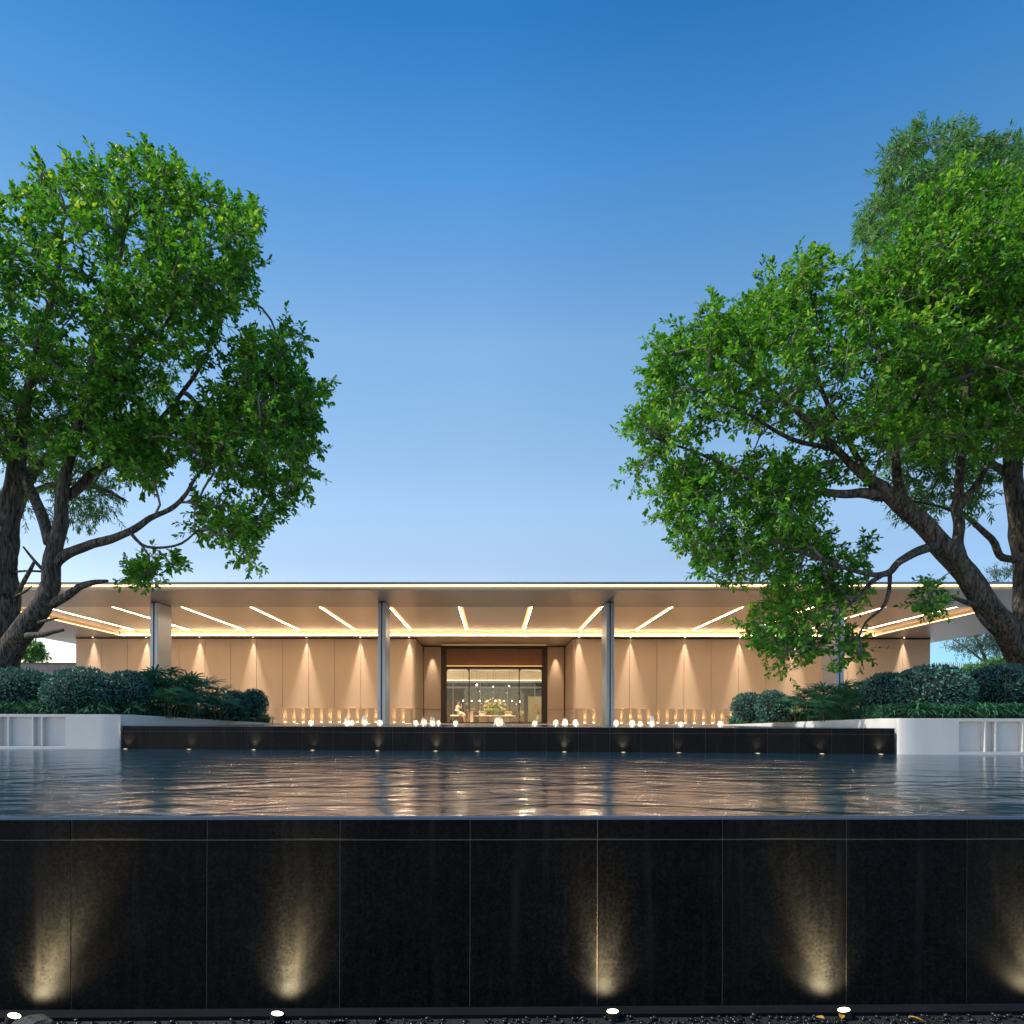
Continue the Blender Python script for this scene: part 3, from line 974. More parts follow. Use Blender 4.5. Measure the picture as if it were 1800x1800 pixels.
# lobby behind the door
LB = 48.0
LH = dz(1170)
part(MB().box(-9, 9, VD + 0.2, LB, Z0 + 0.001, Z0 + 0.012), "lobby_floor", mat("lobby_stone", (0.34, 0.31, 0.28), 0.15, var=0.1))
lc = MB().box(-9, 9, VD + 0.2, VD + 3.2, LH, LH + 0.1)
lc.box(-9, 9, VD + 3.2, LB - 2.4, LH + 0.25, LH + 0.35).box(-9, 9, LB - 2.4, LB, LH - 0.35, LH - 0.25)
lc.box(-9, 9, VD + 3.2, VD + 3.26, LH + 0.1, LH + 0.25).box(-9, 9, LB - 2.46, LB - 2.401, LH - 0.35, LH + 0.249)
part(lc, "lobby_ceiling", mat("lobby_plaster", (0.78, 0.66, 0.50), 0.6))
part(MB().box(-8.5, 8.5, VD + 3.3, VD + 3.36, LH + 0.14, LH + 0.19).box(-8.5, 8.5, LB - 2.52, LB - 2.48, LH - 0.34, LH - 0.32), "light_strip", M['fled'])
part(MB().box(-9.1, -9, VD + 0.2, LB, Z0, LH + 0.4).box(9, 9.1, VD + 0.2, LB, Z0, LH + 0.4), "lobby_wall", M['tan'], wings=True)
bwm = MB()
for k in range(-9, 10, 2):
    bwm.box(k - 0.025, k + 0.025, LB - 0.05, LB, Z0, LH - 0.36)
bwm.box(-9, 9, LB - 0.06, LB + 0.01, LH - 0.75, LH - 0.62)
bwm.box(-9, 9, LB - 0.06, LB + 0.01, Z0, Z0 + 0.08)
rw = part(bwm, "rear_window", mat("pale_frame", (0.42, 0.36, 0.30), 0.5))
g_ = part(MB().box(-9, 9, LB - 0.03, LB - 0.02, Z0 + 0.08, LH - 0.36), "pane", glassmat("rear_glass", 0.05), parent=None); g_.parent = rw
for px in (798, 833, 867, 902, 939):
    u, z = at(px, 1190, VD + 5)
    c_ = part(MB().lathe([(0.09, -0.05), (0.09, 0.02)], c=(u, VD + 5, LH + 0.26), n=14), "downlight", M['bulb'])
for u in (-4.6, 4.6):
    lamp("lobby_fill", 'POINT', pv, (u, 8.5, LH - Z0 - 0.7), 230, WARM2, size=0.15)  # added fill without a fitting, out of door view, brightens the lobby
for u_ in (-3, 0, 3):
    lamp('ceiling_fill', 'SPOT', pv, (u_, 9.0, LH - Z0 - 0.6), 260, WARM2, aim=(0, 0.1, 1), size=0.1, angle=150, blend=0.6)  # added unseen spots aimed up to brighten the lobby ceiling
for u_, p_ in ((ub(869, 41) - 0.6, 260), (ub(869, 41) + 0.7, 260), (ub(805, 41.6), 200), (ub(920, 42), 160)):
    lamp('table_fill', 'SPOT', pv, (u_, 41 - VW - 1.5, LH - Z0 - 0.1), p_ * 6, WARM2, aim=(0, 0.55, -1), size=0.05, angle=40, blend=0.8)  # added unseen spots that brighten the table, flowers and seated person

def pend(px, py, v, r, i, label):
    u, z = at(px, py, v)
    t = thing("pendant_lamp", label, "lamp", B(u, v, z), TH, "small pendant lamps in the lobby")
    r *= 0.7
    MB().ball((0, 0, 0), r, 12, 8).build("globe", M['bulb'], t, smooth=True)
    MB().tube([(0, 0, r), (0, 0, LH + (0.25 if v < LB - 2.5 else -0.35) - z)], 0.006, 5).build("cord", M['black'], t)
pl = [(814, 1232, 44.5, .07, "globe lamp hanging just above the seated person"), (829, 1232, 45.2, .05, "globe lamp hanging between the seated person and the table"),
      (843, 1232, 44.8, .06, "globe lamp hanging over the table's left end"), (857, 1232, 45.4, .06, "globe lamp hanging left of the flowers' tip"),
      (871, 1232, 44.6, .07, "globe lamp hanging right above the flowers' tip"), (886, 1232, 45.6, .045, "globe lamp hanging right of the flowers' tip"),
      (900, 1232, 45.4, .045, "globe lamp hanging over the table's right end"), (913, 1233, 44.7, .09, "largest low globe lamp, by the right door mullion"),
      (838, 1204, 43.5, .09, "large globe lamp hanging high, left of the table's centre"), (867, 1207, 43.9, .05, "small globe lamp hanging high over the flowers"),
      (895, 1206, 43.2, .05, "small globe lamp hanging high, right of the flowers")]
for i, q in enumerate(pl): pend(*q[:4], i, q[4])

# ------------------------------------------------------------------ lobby things
TV = 41.0
cream = mat("cream_stone", (0.55, 0.46, 0.34), 0.45, var=0.12, scale=6)
tu0, tu1 = ub(834, TV), ub(906, TV)
tz = EYE + (PY - 1257.5) / F * TV
t = thing("console_table", "long cream table on tapered drum legs carrying the flowers", "table", B((tu0 + tu1) / 2, TV, Z0 + 0.012), TH)
hw = (tu1 - tu0) / 2
h = tz - Z0 - 0.012
top = MB()
oval = [(hw * math.cos(a) * 1.0, 0.55 * math.sin(a)) for a in [k * 2 * math.pi / 32 for k in range(32)]]
top.prism([(math.copysign(abs(x / hw) ** 0.6, x) * hw, math.copysign(abs(y / 0.55) ** 0.6, y) * 0.55) for x, y in oval], h - 0.07, h)
top.build("tabletop", cream, t, bevel=0.01)
for x in (-0.72, -0.02, 0.62):
    MB().lathe([(0.30, 0), (0.24, 0.3), (0.20, h - 0.071)], c=(x * hw / 1.28, 0, 0), n=20).build("leg", cream, t, smooth=False)

def petals(mb, c, r, n, up=0.3):
    for k in range(n):
        a = random.random() * 6.283
        e = random.uniform(-0.1, 1.2)
        d = Vector((math.cos(a) * math.cos(e), math.sin(a) * math.cos(e), math.sin(e) + up)).normalized()
        s = d.cross(Vector((0.3, 0.4, 0.8))).normalized() * r * 0.28
        tip = Vector(c) + d * r
        m_ = Vector(c) + d * r * 0.55
        mb.add([Vector(c), m_ - s, tip, m_ + s], [(0, 1, 2, 3)])
fl = thing("flower_arrangement", "tall fan of pale yellow lilies and green blooms on the cream table", "flowers", B(ub(869, TV), TV, tz + 0.001), TH)
MB().lathe([(0.16, 0), (0.26, 0.08), (0.30, 0.16), (0.26, 0.17)], n=18).build("bowl", mat("dark_bowl", (0.10, 0.09, 0.08), 0.4), fl)
yl = MB(); wh = MB(); gr = MB(); stm = MB()
for k in range(46):
    a = math.pi * (0.08 + 0.84 * random.random())
    rr = random.uniform(0.35, 0.85) * (0.75 + 0.35 * math.sin(a))
    c = Vector((math.cos(a) * rr * 1.0, random.uniform(-0.3, 0.2), 0.14 + math.sin(a) * rr))
    stm.tube([(0, 0, 0.12), c * 0.5 + Vector((0, 0, 0.05)), c], 0.007, 4)
    petals(yl if k % 3 else wh, c, random.uniform(0.12, 0.2), 9)
for k in range(14):
    a = math.pi * random.random()
    c = Vector((math.cos(a) * 0.5, random.uniform(-0.35, -0.1), 0.2 + 0.12 * random.random()))
    petals(gr, c, 0.17, 10)
stm.build("stems", mat("stem", (0.05, 0.12, 0.03), 0.6), fl)
yl.build("blooms", mat("yellow_petal", (0.80, 0.66, 0.28), 0.6), fl)
wh.build("blooms", mat("white_petal", (0.85, 0.80, 0.66), 0.6), fl)
gr.build("leaves", mat("lime_petal", (0.42, 0.55, 0.03), 0.6), fl)
for px, c, lab in ((848, (0.85, 0.78, 0.70), "low box of white flowers on the table's left side"), (893, (0.80, 0.55, 0.22), "low bunch of orange and cream flowers on the table's right side")):
    o = thing("flower_posy", lab, "flowers", B(ub(px, TV), TV - 0.1, tz + 0.001), TH)
    q = MB()
    for k in range(16):
        petals(q, (random.uniform(-.22, .22), random.uniform(-.15, .15), random.uniform(.10, .2)), 0.11, 9)
    q.build("blooms", mat("posy_petal", c, 0.6), o)
    MB().box(-.2, .2, -.13, .13, 0, .11).build("box", cream, o, bevel=0.01)

# flower ball on a stand, flowers on the right
bv = 42.0
u, z = at(916, 1254, bv)
o = thing("flower_stand", "cream flower ball on a slim stand by the right door mullion", "flowers", B(u, bv, Z0 + 0.012), TH)
q = MB()
for k in range(60):
    d = Vector(rng.normal(size=3)).normalized()
    petals(q, Vector((0, 0, z - Z0)) + d * 0.14, 0.10, 5, 0.0)
q.build("blooms", mat("cream_petal", (0.8, 0.72, 0.55), 0.6), o)
MB().lathe([(0.14, 0), (0.14, 0.02), (0.015, 0.03), (0.015, z - Z0 - 0.15)], n=12).build("stand", M['black'], o)
u, z = at(948, 1262, 41)
o = thing("vase", "slender vase of orange flowers inside by the right jamb", "vase", B(u - 0.05, 41, Z0 + 0.012), TH)
MB().lathe([(0.10, 0), (0.14, 0.25), (0.07, 0.5), (0.09, 0.55)], n=14).build("vase_body", mat("grey_vase", (0.35, 0.36, 0.36), 0.3), o)
q = MB(); q2 = MB()
for k in range(14):
    c = Vector((random.uniform(-.25, .25), random.uniform(-.2, .2), random.uniform(.65, 1.25)))
    q2.tube([(0, 0, .5), c * 0.6 + Vector((0, 0, .25)), c], 0.006, 4)
    petals(q, c, 0.10, 8)
q.build("blooms", mat("orange_petal", (0.75, 0.30, 0.08), 0.6), o)
q2.build("stems", mat("stem2", (0.05, 0.12, 0.03), 0.6), o)
# dim pale screen at the right
part(MB().box(2.35, 4.6, LB - 3.0, LB - 2.9, Z0 + 0.012, EYE + (PY - 1224) / F * (LB - 3)), "lobby_screen", mat("olive_panel", (0.30, 0.28, 0.16), 0.6, var=0.1))

# stool, seated person, lectern
SV = 41.6
su, _ = at(803, 1260, SV)
skin_m = mat("skin", (0.42, 0.24, 0.16), 0.5)
dress_m = mat("cream_cloth", (0.66, 0.56, 0.42), 0.8, var=0.08, scale=20)
o = thing("stool", "cream cushioned stool with dark legs, under the seated person", "stool", B(su - 0.12, SV, Z0 + 0.012), TH)
MB().box(-.30, .30, -.22, .22, .42, .52).build("cushion", dress_m, o, bevel=0.04)
for x in (-.25, .25):
    for y in (-.18, .18):
        MB().box(x - .02, x + .02, y - .02, y + .02, 0, .42).build("leg", M['black'], o)
def skin_body(name, chains, m, parent, levels=2):
    vs, es, rs = [], [], []
    idx = {}
    for ch in chains:
        prev = None
        for key, p, r in ch:
            if key in idx: i = idx[key]
            else:
                i = len(vs); idx[key] = i; vs.append(p); rs.append(r)
            if prev is not None: es.append((prev, i))
            prev = i
    me = bpy.data.meshes.new(name)
    me.from_pydata(vs, es, [])
    ob = bpy.data.objects.new(name, me)
    col.objects.link(ob)
    sk = ob.modifiers.new("skin", 'SKIN')
    sk.use_smooth_shade = True
    if not me.skin_vertices: me.skin_vertices.new()
    for i, r in enumerate(rs):
        me.skin_vertices[0].data[i].radius = (r, r) if not isinstance(r, tuple) else r
        me.skin_vertices[0].data[i].use_root = (i == 0)
    sb = ob.modifiers.new("sub", 'SUBSURF'); sb.levels = sb.render_levels = levels
    me.materials.append(m)
    ob.parent = parent
    return ob
per = thing("person", "person in a cream dress with hair up, seated in profile with hands at the chin", "person", B(su, SV, Z0 + 0.012), TH)
P = lambda x, y, z: (x, y, z)
ch = [[("hip", P(0, 0, .60), .15), ("wst", P(.02, 0, .78), .115), ("chs", P(.05, 0, 1.00), .135), ("nck", P(.08, 0, 1.17), .055), ("hd0", P(.10, 0, 1.25), .085), ("hd1", P(.10, 0, 1.34), .098), ("hd2", P(.09, 0, 1.41), .07)],
      [("hd0", P(0, 0, 0), 0), ("nose", P(.205, 0, 1.285), .014)]]
for s_, k in ((-1, "a"), (1, "b")):
    ch.append([("hip", 0, 0), ("th" + k, P(.22, s_ * .10, .58), .085), ("kn" + k, P(.45, s_ * .09, .55), .06), ("an" + k, P(.47, s_ * .09, .10), .04), ("ft" + k, P(.58, s_ * .09, .04), .034)])
    ch.append([("chs", 0, 0), ("sh" + k, P(.05, s_ * .17, 1.08), .055), ("el" + k, P(.26, s_ * .16, .92), .042), ("wr" + k, P(.31, s_ * .06, 1.12), .028), ("pm" + k, P(.285, s_ * .035, 1.17), .030)])
    for f in range(4):
        y = s_ * .035 + (f - 1.5) * .018
        ch.append([("pm" + k, 0, 0), ("f1" + k + str(f), P(.275, y, 1.22), .009), ("f2" + k + str(f), P(.255, y, 1.245 + .006 * (f % 2)), .008)])
    ch.append([("pm" + k, 0, 0), ("t1" + k, P(.255, s_ * .01, 1.18), .010), ("t2" + k, P(.240, s_ * .005, 1.205), .008)])
skin_body("body", ch, skin_m, per, 1)
skin_body("dress", [[("hip", P(-.01, 0, .58), .19), ("wst", P(.02, 0, .78), .135), ("chs", P(.05, 0, 1.0), .15), ("top", P(.06, 0, 1.08), .12)],
                    [("hip", 0, 0), ("lap", P(.25, 0, .585), .17), ("kne", P(.46, 0, .53), .15), ("hem", P(.47, 0, .36), .15)],
                    [("chs", 0, 0), ("sla", P(.06, .17, 1.07), .07), ("eba", P(.18, .17, .98), .06)], [("chs", 0, 0), ("slb", P(.06, -.17, 1.07), .07), ("ebb", P(.18, -.17, .98), .06)]], dress_m, per, 2)
hm = mat("auburn_hair", (0.10, 0.035, 0.02), 0.5)
skin_body("hair", [[("a", P(.085, 0, 1.40), .095), ("b", P(.045, 0, 1.34), .095), ("c", P(-.03, 0, 1.36), .055), ("d", P(-.06, 0, 1.36), .03)]], hm, per, 2)
o = thing("lectern", "small wooden lectern in front of the seated person", "lectern", B(su + 0.88, SV, Z0 + 0.012), TH)
pink = mat("pale_wood", (0.42, 0.27, 0.20), 0.5, var=0.15)
MB().box(-.16, .16, -.2, .2, 0, .78).build("pedestal", pink, o, bevel=0.01)
MB().add([(-.28, -.26, .78), (.26, -.26, .86), (.26, .26, .86), (-.28, .26, .78), (-.28, -.26, .82), (.26, -.26, 1.0), (.26, .26, 1.0), (-.28, .26, .82)],
         [(3, 2, 1, 0), (4, 5, 6, 7), (0, 1, 5, 4), (1, 2, 6, 5), (2, 3, 7, 6), (3, 0, 4, 7)]).build("desk_top", pink, o)

# ------------------------------------------------------------------ fountain jets
jets = [(547, 1266, 10, "smallest bubbling jet, left of the pair by the left column"), (610, 1259, 9, "tall bubbling jet left of the left column's jet pair"), (619, 1266, 7, "low jet tucked against the tall jet left of the column"),
        (641, 1257, 10, "tallest bubbling jet just left of the left column"), (668, 1265, 9, "warm jet right in front of the left inner column"), (731, 1266, 9, "low warm jet right of the left inner column"),
        (745, 1261, 9, "bluish jet left of the entrance, nearer the column"), (760, 1260, 9, "bluish jet left of the entrance, nearer the door"), (771, 1265, 7, "small jet beside the left door jamb"),
        (801, 1267, 9, "low warm jet in front of the seated person"), (876, 1260, 17, "widest bubbling jet in front of the cream table"), (940, 1267, 9, "warm jet in front of the right side light"),
        (977, 1265, 9, "bluish jet beside the right door jamb"), (993, 1263, 10, "white jet in the middle of the three right of the door"), (1012, 1264, 9, "bluish jet right of the entrance, farthest from the door"),
        (1083, 1265, 9, "jet just right of the right inner column"), (1111, 1265, 9, "bluish jet second right of the right inner column"), (1126, 1271, 9, "low warm jet between two taller ones right of the column"),
        (1146, 1259, 8, "tallest jet right of the right inner column"), (1197, 1271, 9, "lone low jet before the lit niches on the right"), (1266, 1267, 8, "jet at the right end by the white planter")]
for i, (px, py, w, lab) in enumerate(jets):
    d = random.uniform(15.5, 18.8)
    p = W(px, py, d)
    h_ = p.z - UPPER
    if h_ < 0.11: h_ = 0.11
    r_ = w / 2 / F * d
    t = thing("fountain_jet", lab, "fountain", (p.x, d, UPPER), random.random() * 6, "lit fountain jets in the upper pool")
    prof = [(r_ * 1.22, 0.0), (r_ * 1.06, h_ * .08), (r_ * 1.0, h_ * .25), (r_ * .95, h_ * .5), (r_ * .82, h_ * .74), (r_ * .58, h_ * .9), (r_ * .25, h_ * .98), (r_ * .03, h_)]
    ph = random.random() * 9
    MB().lathe(prof, n=18, squash=lambda i_, a: 1 + 0.10 * math.sin(a * 3 + ph + i_ * .6) + 0.06 * math.sin(a * 7 + i_)).build("water_dome", M['foam'], t, smooth=True)
    MB().lathe([(r_ * .55, 0.002), (r_ * .5, 0.012)], n=14).build("fountain_light", M['dim'], t)
    lamp("jet_lamp", 'POINT', t, (0, 0, 0.06), 0.85 * (r_ / 0.07), (1.0, 0.76, 0.40), size=0.02)

# ------------------------------------------------------------------ foliage helpers
def leaf_mesh(name, m, pos, axis, nrm, length, width, tone, parent=None, org=(0, 0, 0), curl=0.25, shape='broad'):
    n = len(pos)
    axis = axis / np.linalg.norm(axis, axis=1, keepdims=True)
    side = np.cross(axis, nrm)
    side /= (np.linalg.norm(side, axis=1, keepdims=True) + 1e-9)
    nr = np.cross(side, axis)
    L = length[:, None]; Wd = width[:, None]
    if shape == 'broad':
        tpl = [(0, 0, 0), (.38, -.42, .06), (.38, .42, .06), (.55, 0, -.04), (.76, -.36, .02), (.76, .36, .02), (1, 0, -.22)]
        fac = [(0, 2, 3), (0, 3, 1), (2, 5, 3), (1, 3, 4), (3, 5, 6), (3, 6, 4)]
    elif shape == 'narrow':
        tpl = [(0, 0, 0), (.45, -.5, .03), (.45, .5, .03), (1, 0, -.25)]
        fac = [(0, 2, 1), (1, 2, 3)]
    else:   # blade
        tpl = [(0, -.3, 0), (0, .3, 0), (.4, -.5, .14), (.4, .5, .14), (.75, -.36, .06), (.75, .36, .06), (1, 0, -.18)]
        fac = [(0, 1, 3, ), (0, 3, 2), (2, 3, 5), (2, 5, 4), (4, 5, 6)]
    nv = len(tpl)
    V = np.empty((n, nv, 3))
    for k, (a, b, c) in enumerate(tpl):
        V[:, k, :] = pos + axis * (a * L) + side * (b * Wd) + nr * (c * L * curl * 2)
    V = V.reshape(-1, 3) - np.array(org)
    fc = np.array(fac, dtype=np.int64)
    Fi = (fc[None] + (np.arange(n) * nv)[:, None, None]).reshape(-1)
    me = bpy.data.meshes.new(name)
    nf = n * len(fac)
    me.vertices.add(len(V)); me.vertices.foreach_set("co", V.astype(np.float32).ravel())
    me.loops.add(len(Fi)); me.loops.foreach_set("vertex_index", Fi.astype(np.int32))
    me.polygons.add(nf)
    me.polygons.foreach_set("loop_start", np.arange(0, nf * 3, 3, dtype=np.int32))
    me.polygons.foreach_set("loop_total", np.full(nf, 3, dtype=np.int32))
    me.update(calc_edges=True)
    at_ = me.attributes.new("tone", 'FLOAT', 'POINT')
    at_.data.foreach_set("value", np.repeat(tone, nv).astype(np.float32))
    me.materials.append(m)
    ob = bpy.data.objects.new(name, me)
    col.objects.link(ob)
    if parent: ob.parent = parent
    return ob

def inpoly(x, y, poly):
    c = np.zeros(len(x), bool)
    j = len(poly) - 1
    for i in range(len(poly)):
        xi, yi = poly[i]; xj, yj = poly[j]
        k = ((yi > y) != (yj > y)) & (x < (xj - xi) * (y - yi) / (yj - yi + 1e-9) + xi)
        c ^= k
        j = i
    return c
def edgedist(x, y, poly):
    d = np.full(len(x), 1e9)
    for i in range(len(poly)):
        a = np.array(poly[i - 1], float); b = np.array(poly[i], float)
        ab = b - a
        t = np.clip(((x - a[0]) * ab[0] + (y - a[1]) * ab[1]) / (ab @ ab + 1e-9), 0, 1)
        d = np.minimum(d, np.hypot(x - a[0] - t * ab[0], y - a[1] - t * ab[1]))
    return d

def catmull(pts, step):
    P_ = [np.array(p, float) for p in pts]
    P_ = [2 * P_[0] - P_[1]] + P_ + [2 * P_[-1] - P_[-2]]
    out = []
    for i in range(1, len(P_) - 2):
        n = max(2, int(np.linalg.norm(P_[i + 1][:3] - P_[i][:3]) / step))
        for k in range(n):
            t = k / n
            out.append(0.5 * ((2 * P_[i]) + (-P_[i - 1] + P_[i + 1]) * t + (2 * P_[i - 1] - 5 * P_[i] + 4 * P_[i + 1] - P_[i + 2]) * t * t + (-P_[i - 1] + 3 * P_[i] - 3 * P_[i + 1] + P_[i + 2]) * t ** 3))
    out.append(P_[-2])
    return out

def grow(name, label, d0, limbs, crowns, leafm, leaf_len, leaf_wid, shape, base_z, thick=2.2, clump=0.0, twl=0.40, per_tw=11, ntw=3, barkm=None, group=None, droop=0.0, seed=0, leaf_scale_var=0.3):
    """limbs: lists of (px, py, radius px, depth offset); crowns: (polygon, tip count)"""
    rg = np.random.default_rng(100 + seed)
    b0 = limbs[0][0]
    w0 = W(b0[0], b0[1], d0)
    org = (w0.x, w0.y, base_z)
    t = thing(name, label, "tree", org, 0.0, group)
    nodes, par, fixed = [], [], []
    tub = MB()
    for li, lb in enumerate(limbs):
        raw = []
        for (px, py, rp, dd) in lb:
            d = d0 + dd
            p = W(px, py, d)
            raw.append((p.x, p.y, p.z, rp / F * d))
        big = max(r[3] for r in raw) > 0.07
        sm = catmull(raw, 0.09 if big else 0.15)
        pts = [Vector(q[:3]) for q in sm]
        # a little wander so that limbs are not perfectly smooth
        for i in range(1, len(pts)):
            nv = mnoise.noise_vector(pts[i] * 1.3 + Vector((seed, li, 0)))
            pts[i] = pts[i] + nv * min(0.05, sm[i][3] * 0.5)
        rad = [max(0.006, q[3]) for q in sm]
        tub.tube(pts, rad, 18 if big else 9, 0.20 if big else 0.10, li * 3.1 + seed)
        base = -1
        for i, p in enumerate(pts):
            if i % 2 and i != len(pts) - 1: continue
            nodes.append(np.array(p)); par.append(base); fixed.append(rad[i])
            base = len(nodes) - 1
    nlimb = len(nodes)
    tips = []
    for poly, cnt in crowns:
        poly_a = np.array(poly, float)
        x0, y0 = poly_a.min(0); x1, y1 = poly_a.max(0)
        got = 0
        while got < cnt:
            x = rg.uniform(x0, x1, 4000); y = rg.uniform(y0, y1, 4000)
            ok = inpoly(x, y, poly)
            x, y = x[ok], y[ok]
            ed = edgedist(x, y, poly)
            ok = ed > 10 + 30 * rg.random(len(x)) ** 1.6
            x, y, ed = x[ok], y[ok], ed[ok]
            T = np.sqrt(np.clip(1 - (1 - np.clip(ed / 190.0, 0, 1)) ** 2, 0, 1)) * thick + 0.12
            w = rg.uniform(-1, 1, len(x))
            w = np.sign(w) * np.abs(w) ** 0.75
            dd = w * T
            for xx, yy, q in zip(x, y, dd):
                p = W(xx, yy, d0 + q)
                if mnoise.noise(Vector((p.x, p.y, p.z)) * 0.8 + Vector((seed * 7.7, 0, 0))) + 0.35 * mnoise.noise(Vector((p.x, p.y, p.z)) * 2.1) < clump: continue
                tips.append(np.array(p)); got += 1
                if got >= cnt: break
    tips = np.array(tips)
    ln = np.array(nodes)
    dist = np.min(np.linalg.norm(tips[:, None, :] - ln[None, :, :], axis=2), axis=1)
    order = np.argsort(dist)
    cap = nlimb + len(tips) * 24
    NA = np.zeros((cap, 3)); NA[:nlimb] = ln
    PLn = np.zeros(cap)
    DIR = np.zeros((cap, 3))
    par2 = list(par)
    for i in range(nlimb):
        if par[i] >= 0:
            dv = NA[i] - NA[par[i]]
            DIR[i] = dv / (np.linalg.norm(dv) + 1e-9)
        PLn[i] = 0
    cnt = nlimb
    is_tip = np.zeros(cap, bool)
    tipidx = []
    for oi in order:
        a = tips[oi]
        dv = a - NA[:cnt]
        ds = np.linalg.norm(dv, axis=1)
        cosang = np.einsum('ij,ij->i', dv, DIR[:cnt]) / (ds + 1e-6)
        cost = ds * (1 + 0.35 * (1 - cosang)) + 0.22 * PLn[:cnt]
        j = int(np.argmin(cost))
        s0 = NA[j]; D = ds[j]
        seg = max(2, min(22, int(D / 0.22)))
        ctrl = s0 + DIR[j] * D * 0.35 + (a - s0) * 0.25 + np.array([0, 0, 0.06 * D]) + rg.normal(size=3) * 0.05 * D
        prev = j
        for k in range(1, seg + 1):
            tt = k / seg
            p = (1 - tt) ** 2 * s0 + 2 * tt * (1 - tt) * ctrl + tt * tt * a
            if k < seg: p = p + rg.normal(size=3) * 0.012
            NA[cnt] = p
            dd_ = p - NA[prev]
            DIR[cnt] = dd_ / (np.linalg.norm(dd_) + 1e-9)
            PLn[cnt] = PLn[prev] + np.linalg.norm(dd_)
            par2.append(prev)
            prev = cnt
            cnt += 1
        tipidx.append(prev)
    num = np.zeros(cnt)
    for q in tipidx: num[q] += 1
    for i in range(cnt - 1, nlimb - 1, -1):
        if par2[i] >= nlimb: num[par2[i]] += num[i]
    # branch tubes: follow the heaviest child
    kids = [[] for _ in range(cnt)]
    for i in range(nlimb, cnt): kids[par2[i]].append(i)
    rt = 0.0055
    def rad_of(i): return rt * max(1.0, num[i]) ** 0.47
    br = MB()
    starts = [(i, k) for i in range(nlimb) for k in kids[i]]
    while starts:
        p_, c_ = starts.pop()
        ch_ = [p_, c_]
        rr = [min(rad_of(c_), fixed[p_] * 0.9 if p_ < nlimb else 9), rad_of(c_)]
        cur = c_
        while kids[cur]:
            ks = sorted(kids[cur], key=lambda q: -num[q])
            for q in ks[1:]: starts.append((cur, q))
            cur = ks[0]
            ch_.append(cur); rr.append(rad_of(cur))
        br.tube([Vector(NA[q]) for q in ch_], rr, 6 if rr[1] > 0.016 else 4)
    # twigs and leaves
    LP, LA, LN, LT = [], [], [], []
    tw = MB()
    for q in tipidx:
        tipp = NA[q]; dr = DIR[q]
        tb = mnoise.noise(Vector(tipp) * 0.9 + Vector((5 + seed, 2, 1))) * 0.28
        for k in range(ntw):
            d = dr * 0.55 + rg.normal(size=3) * 0.62 + np.array([0, 0, 0.28 - droop])
            d /= np.linalg.norm(d)
            ln_ = twl * rg.uniform(0.55, 1.25)
            s0 = tipp - dr * rg.uniform(0, 0.28)
            e = s0 + d * ln_ + np.array([0, 0, -droop * ln_ * 0.6])
            mid = (s0 + e) / 2 + np.array([0, 0, 0.03])
            tw.tube([Vector(s0), Vector(mid), Vector(e)], [0.004, 0.003, 0.002], 3)
            ph = rg.uniform(0, 6.28)
            for m_ in range(per_tw):
                f_ = 0.18 + 0.82 * (m_ + 0.5) / per_tw
                f_ = f_ ** 0.8
                p = s0 * (1 - f_) + e * f_
                ph += 2.4
                x_ = np.cross(d, [0.2, 0.3, 0.93]); x_ /= np.linalg.norm(x_)
                y_ = np.cross(d, x_)
                out = x_ * math.cos(ph) + y_ * math.sin(ph)
                ax = out * rg.uniform(0.6, 1.0) + d * rg.uniform(0.25, 0.8) * (1 + f_) + np.array([0, 0, -0.12 - droop]) + rg.normal(size=3) * 0.15
                nn = np.array([0, 0, 1.0]) + d * 0.5 + rg.normal(size=3) * 0.42
                LP.append(p); LA.append(ax); LN.append(nn)
                LT.append(np.clip(0.42 + tb + rg.normal() * 0.20 + (0.35 if rg.random() < 0.10 else 0), 0, 1))
    n = len(LP)
    ls = leaf_len * rg.uniform(1 - leaf_scale_var, 1 + leaf_scale_var, n)
    leaf_mesh("crown", leafm, np.array(LP), np.array(LA), np.array(LN), ls, ls * leaf_wid * rg.uniform(0.85, 1.15, n), np.array(LT), t, org, shape=shape)
    tub.build("trunk", barkm or M['bark'], t, smooth=True, org=org)
    br.add(tw.v, tw.f)
    br.build("branches", M['twig'], t, smooth=True, org=org)
    return t

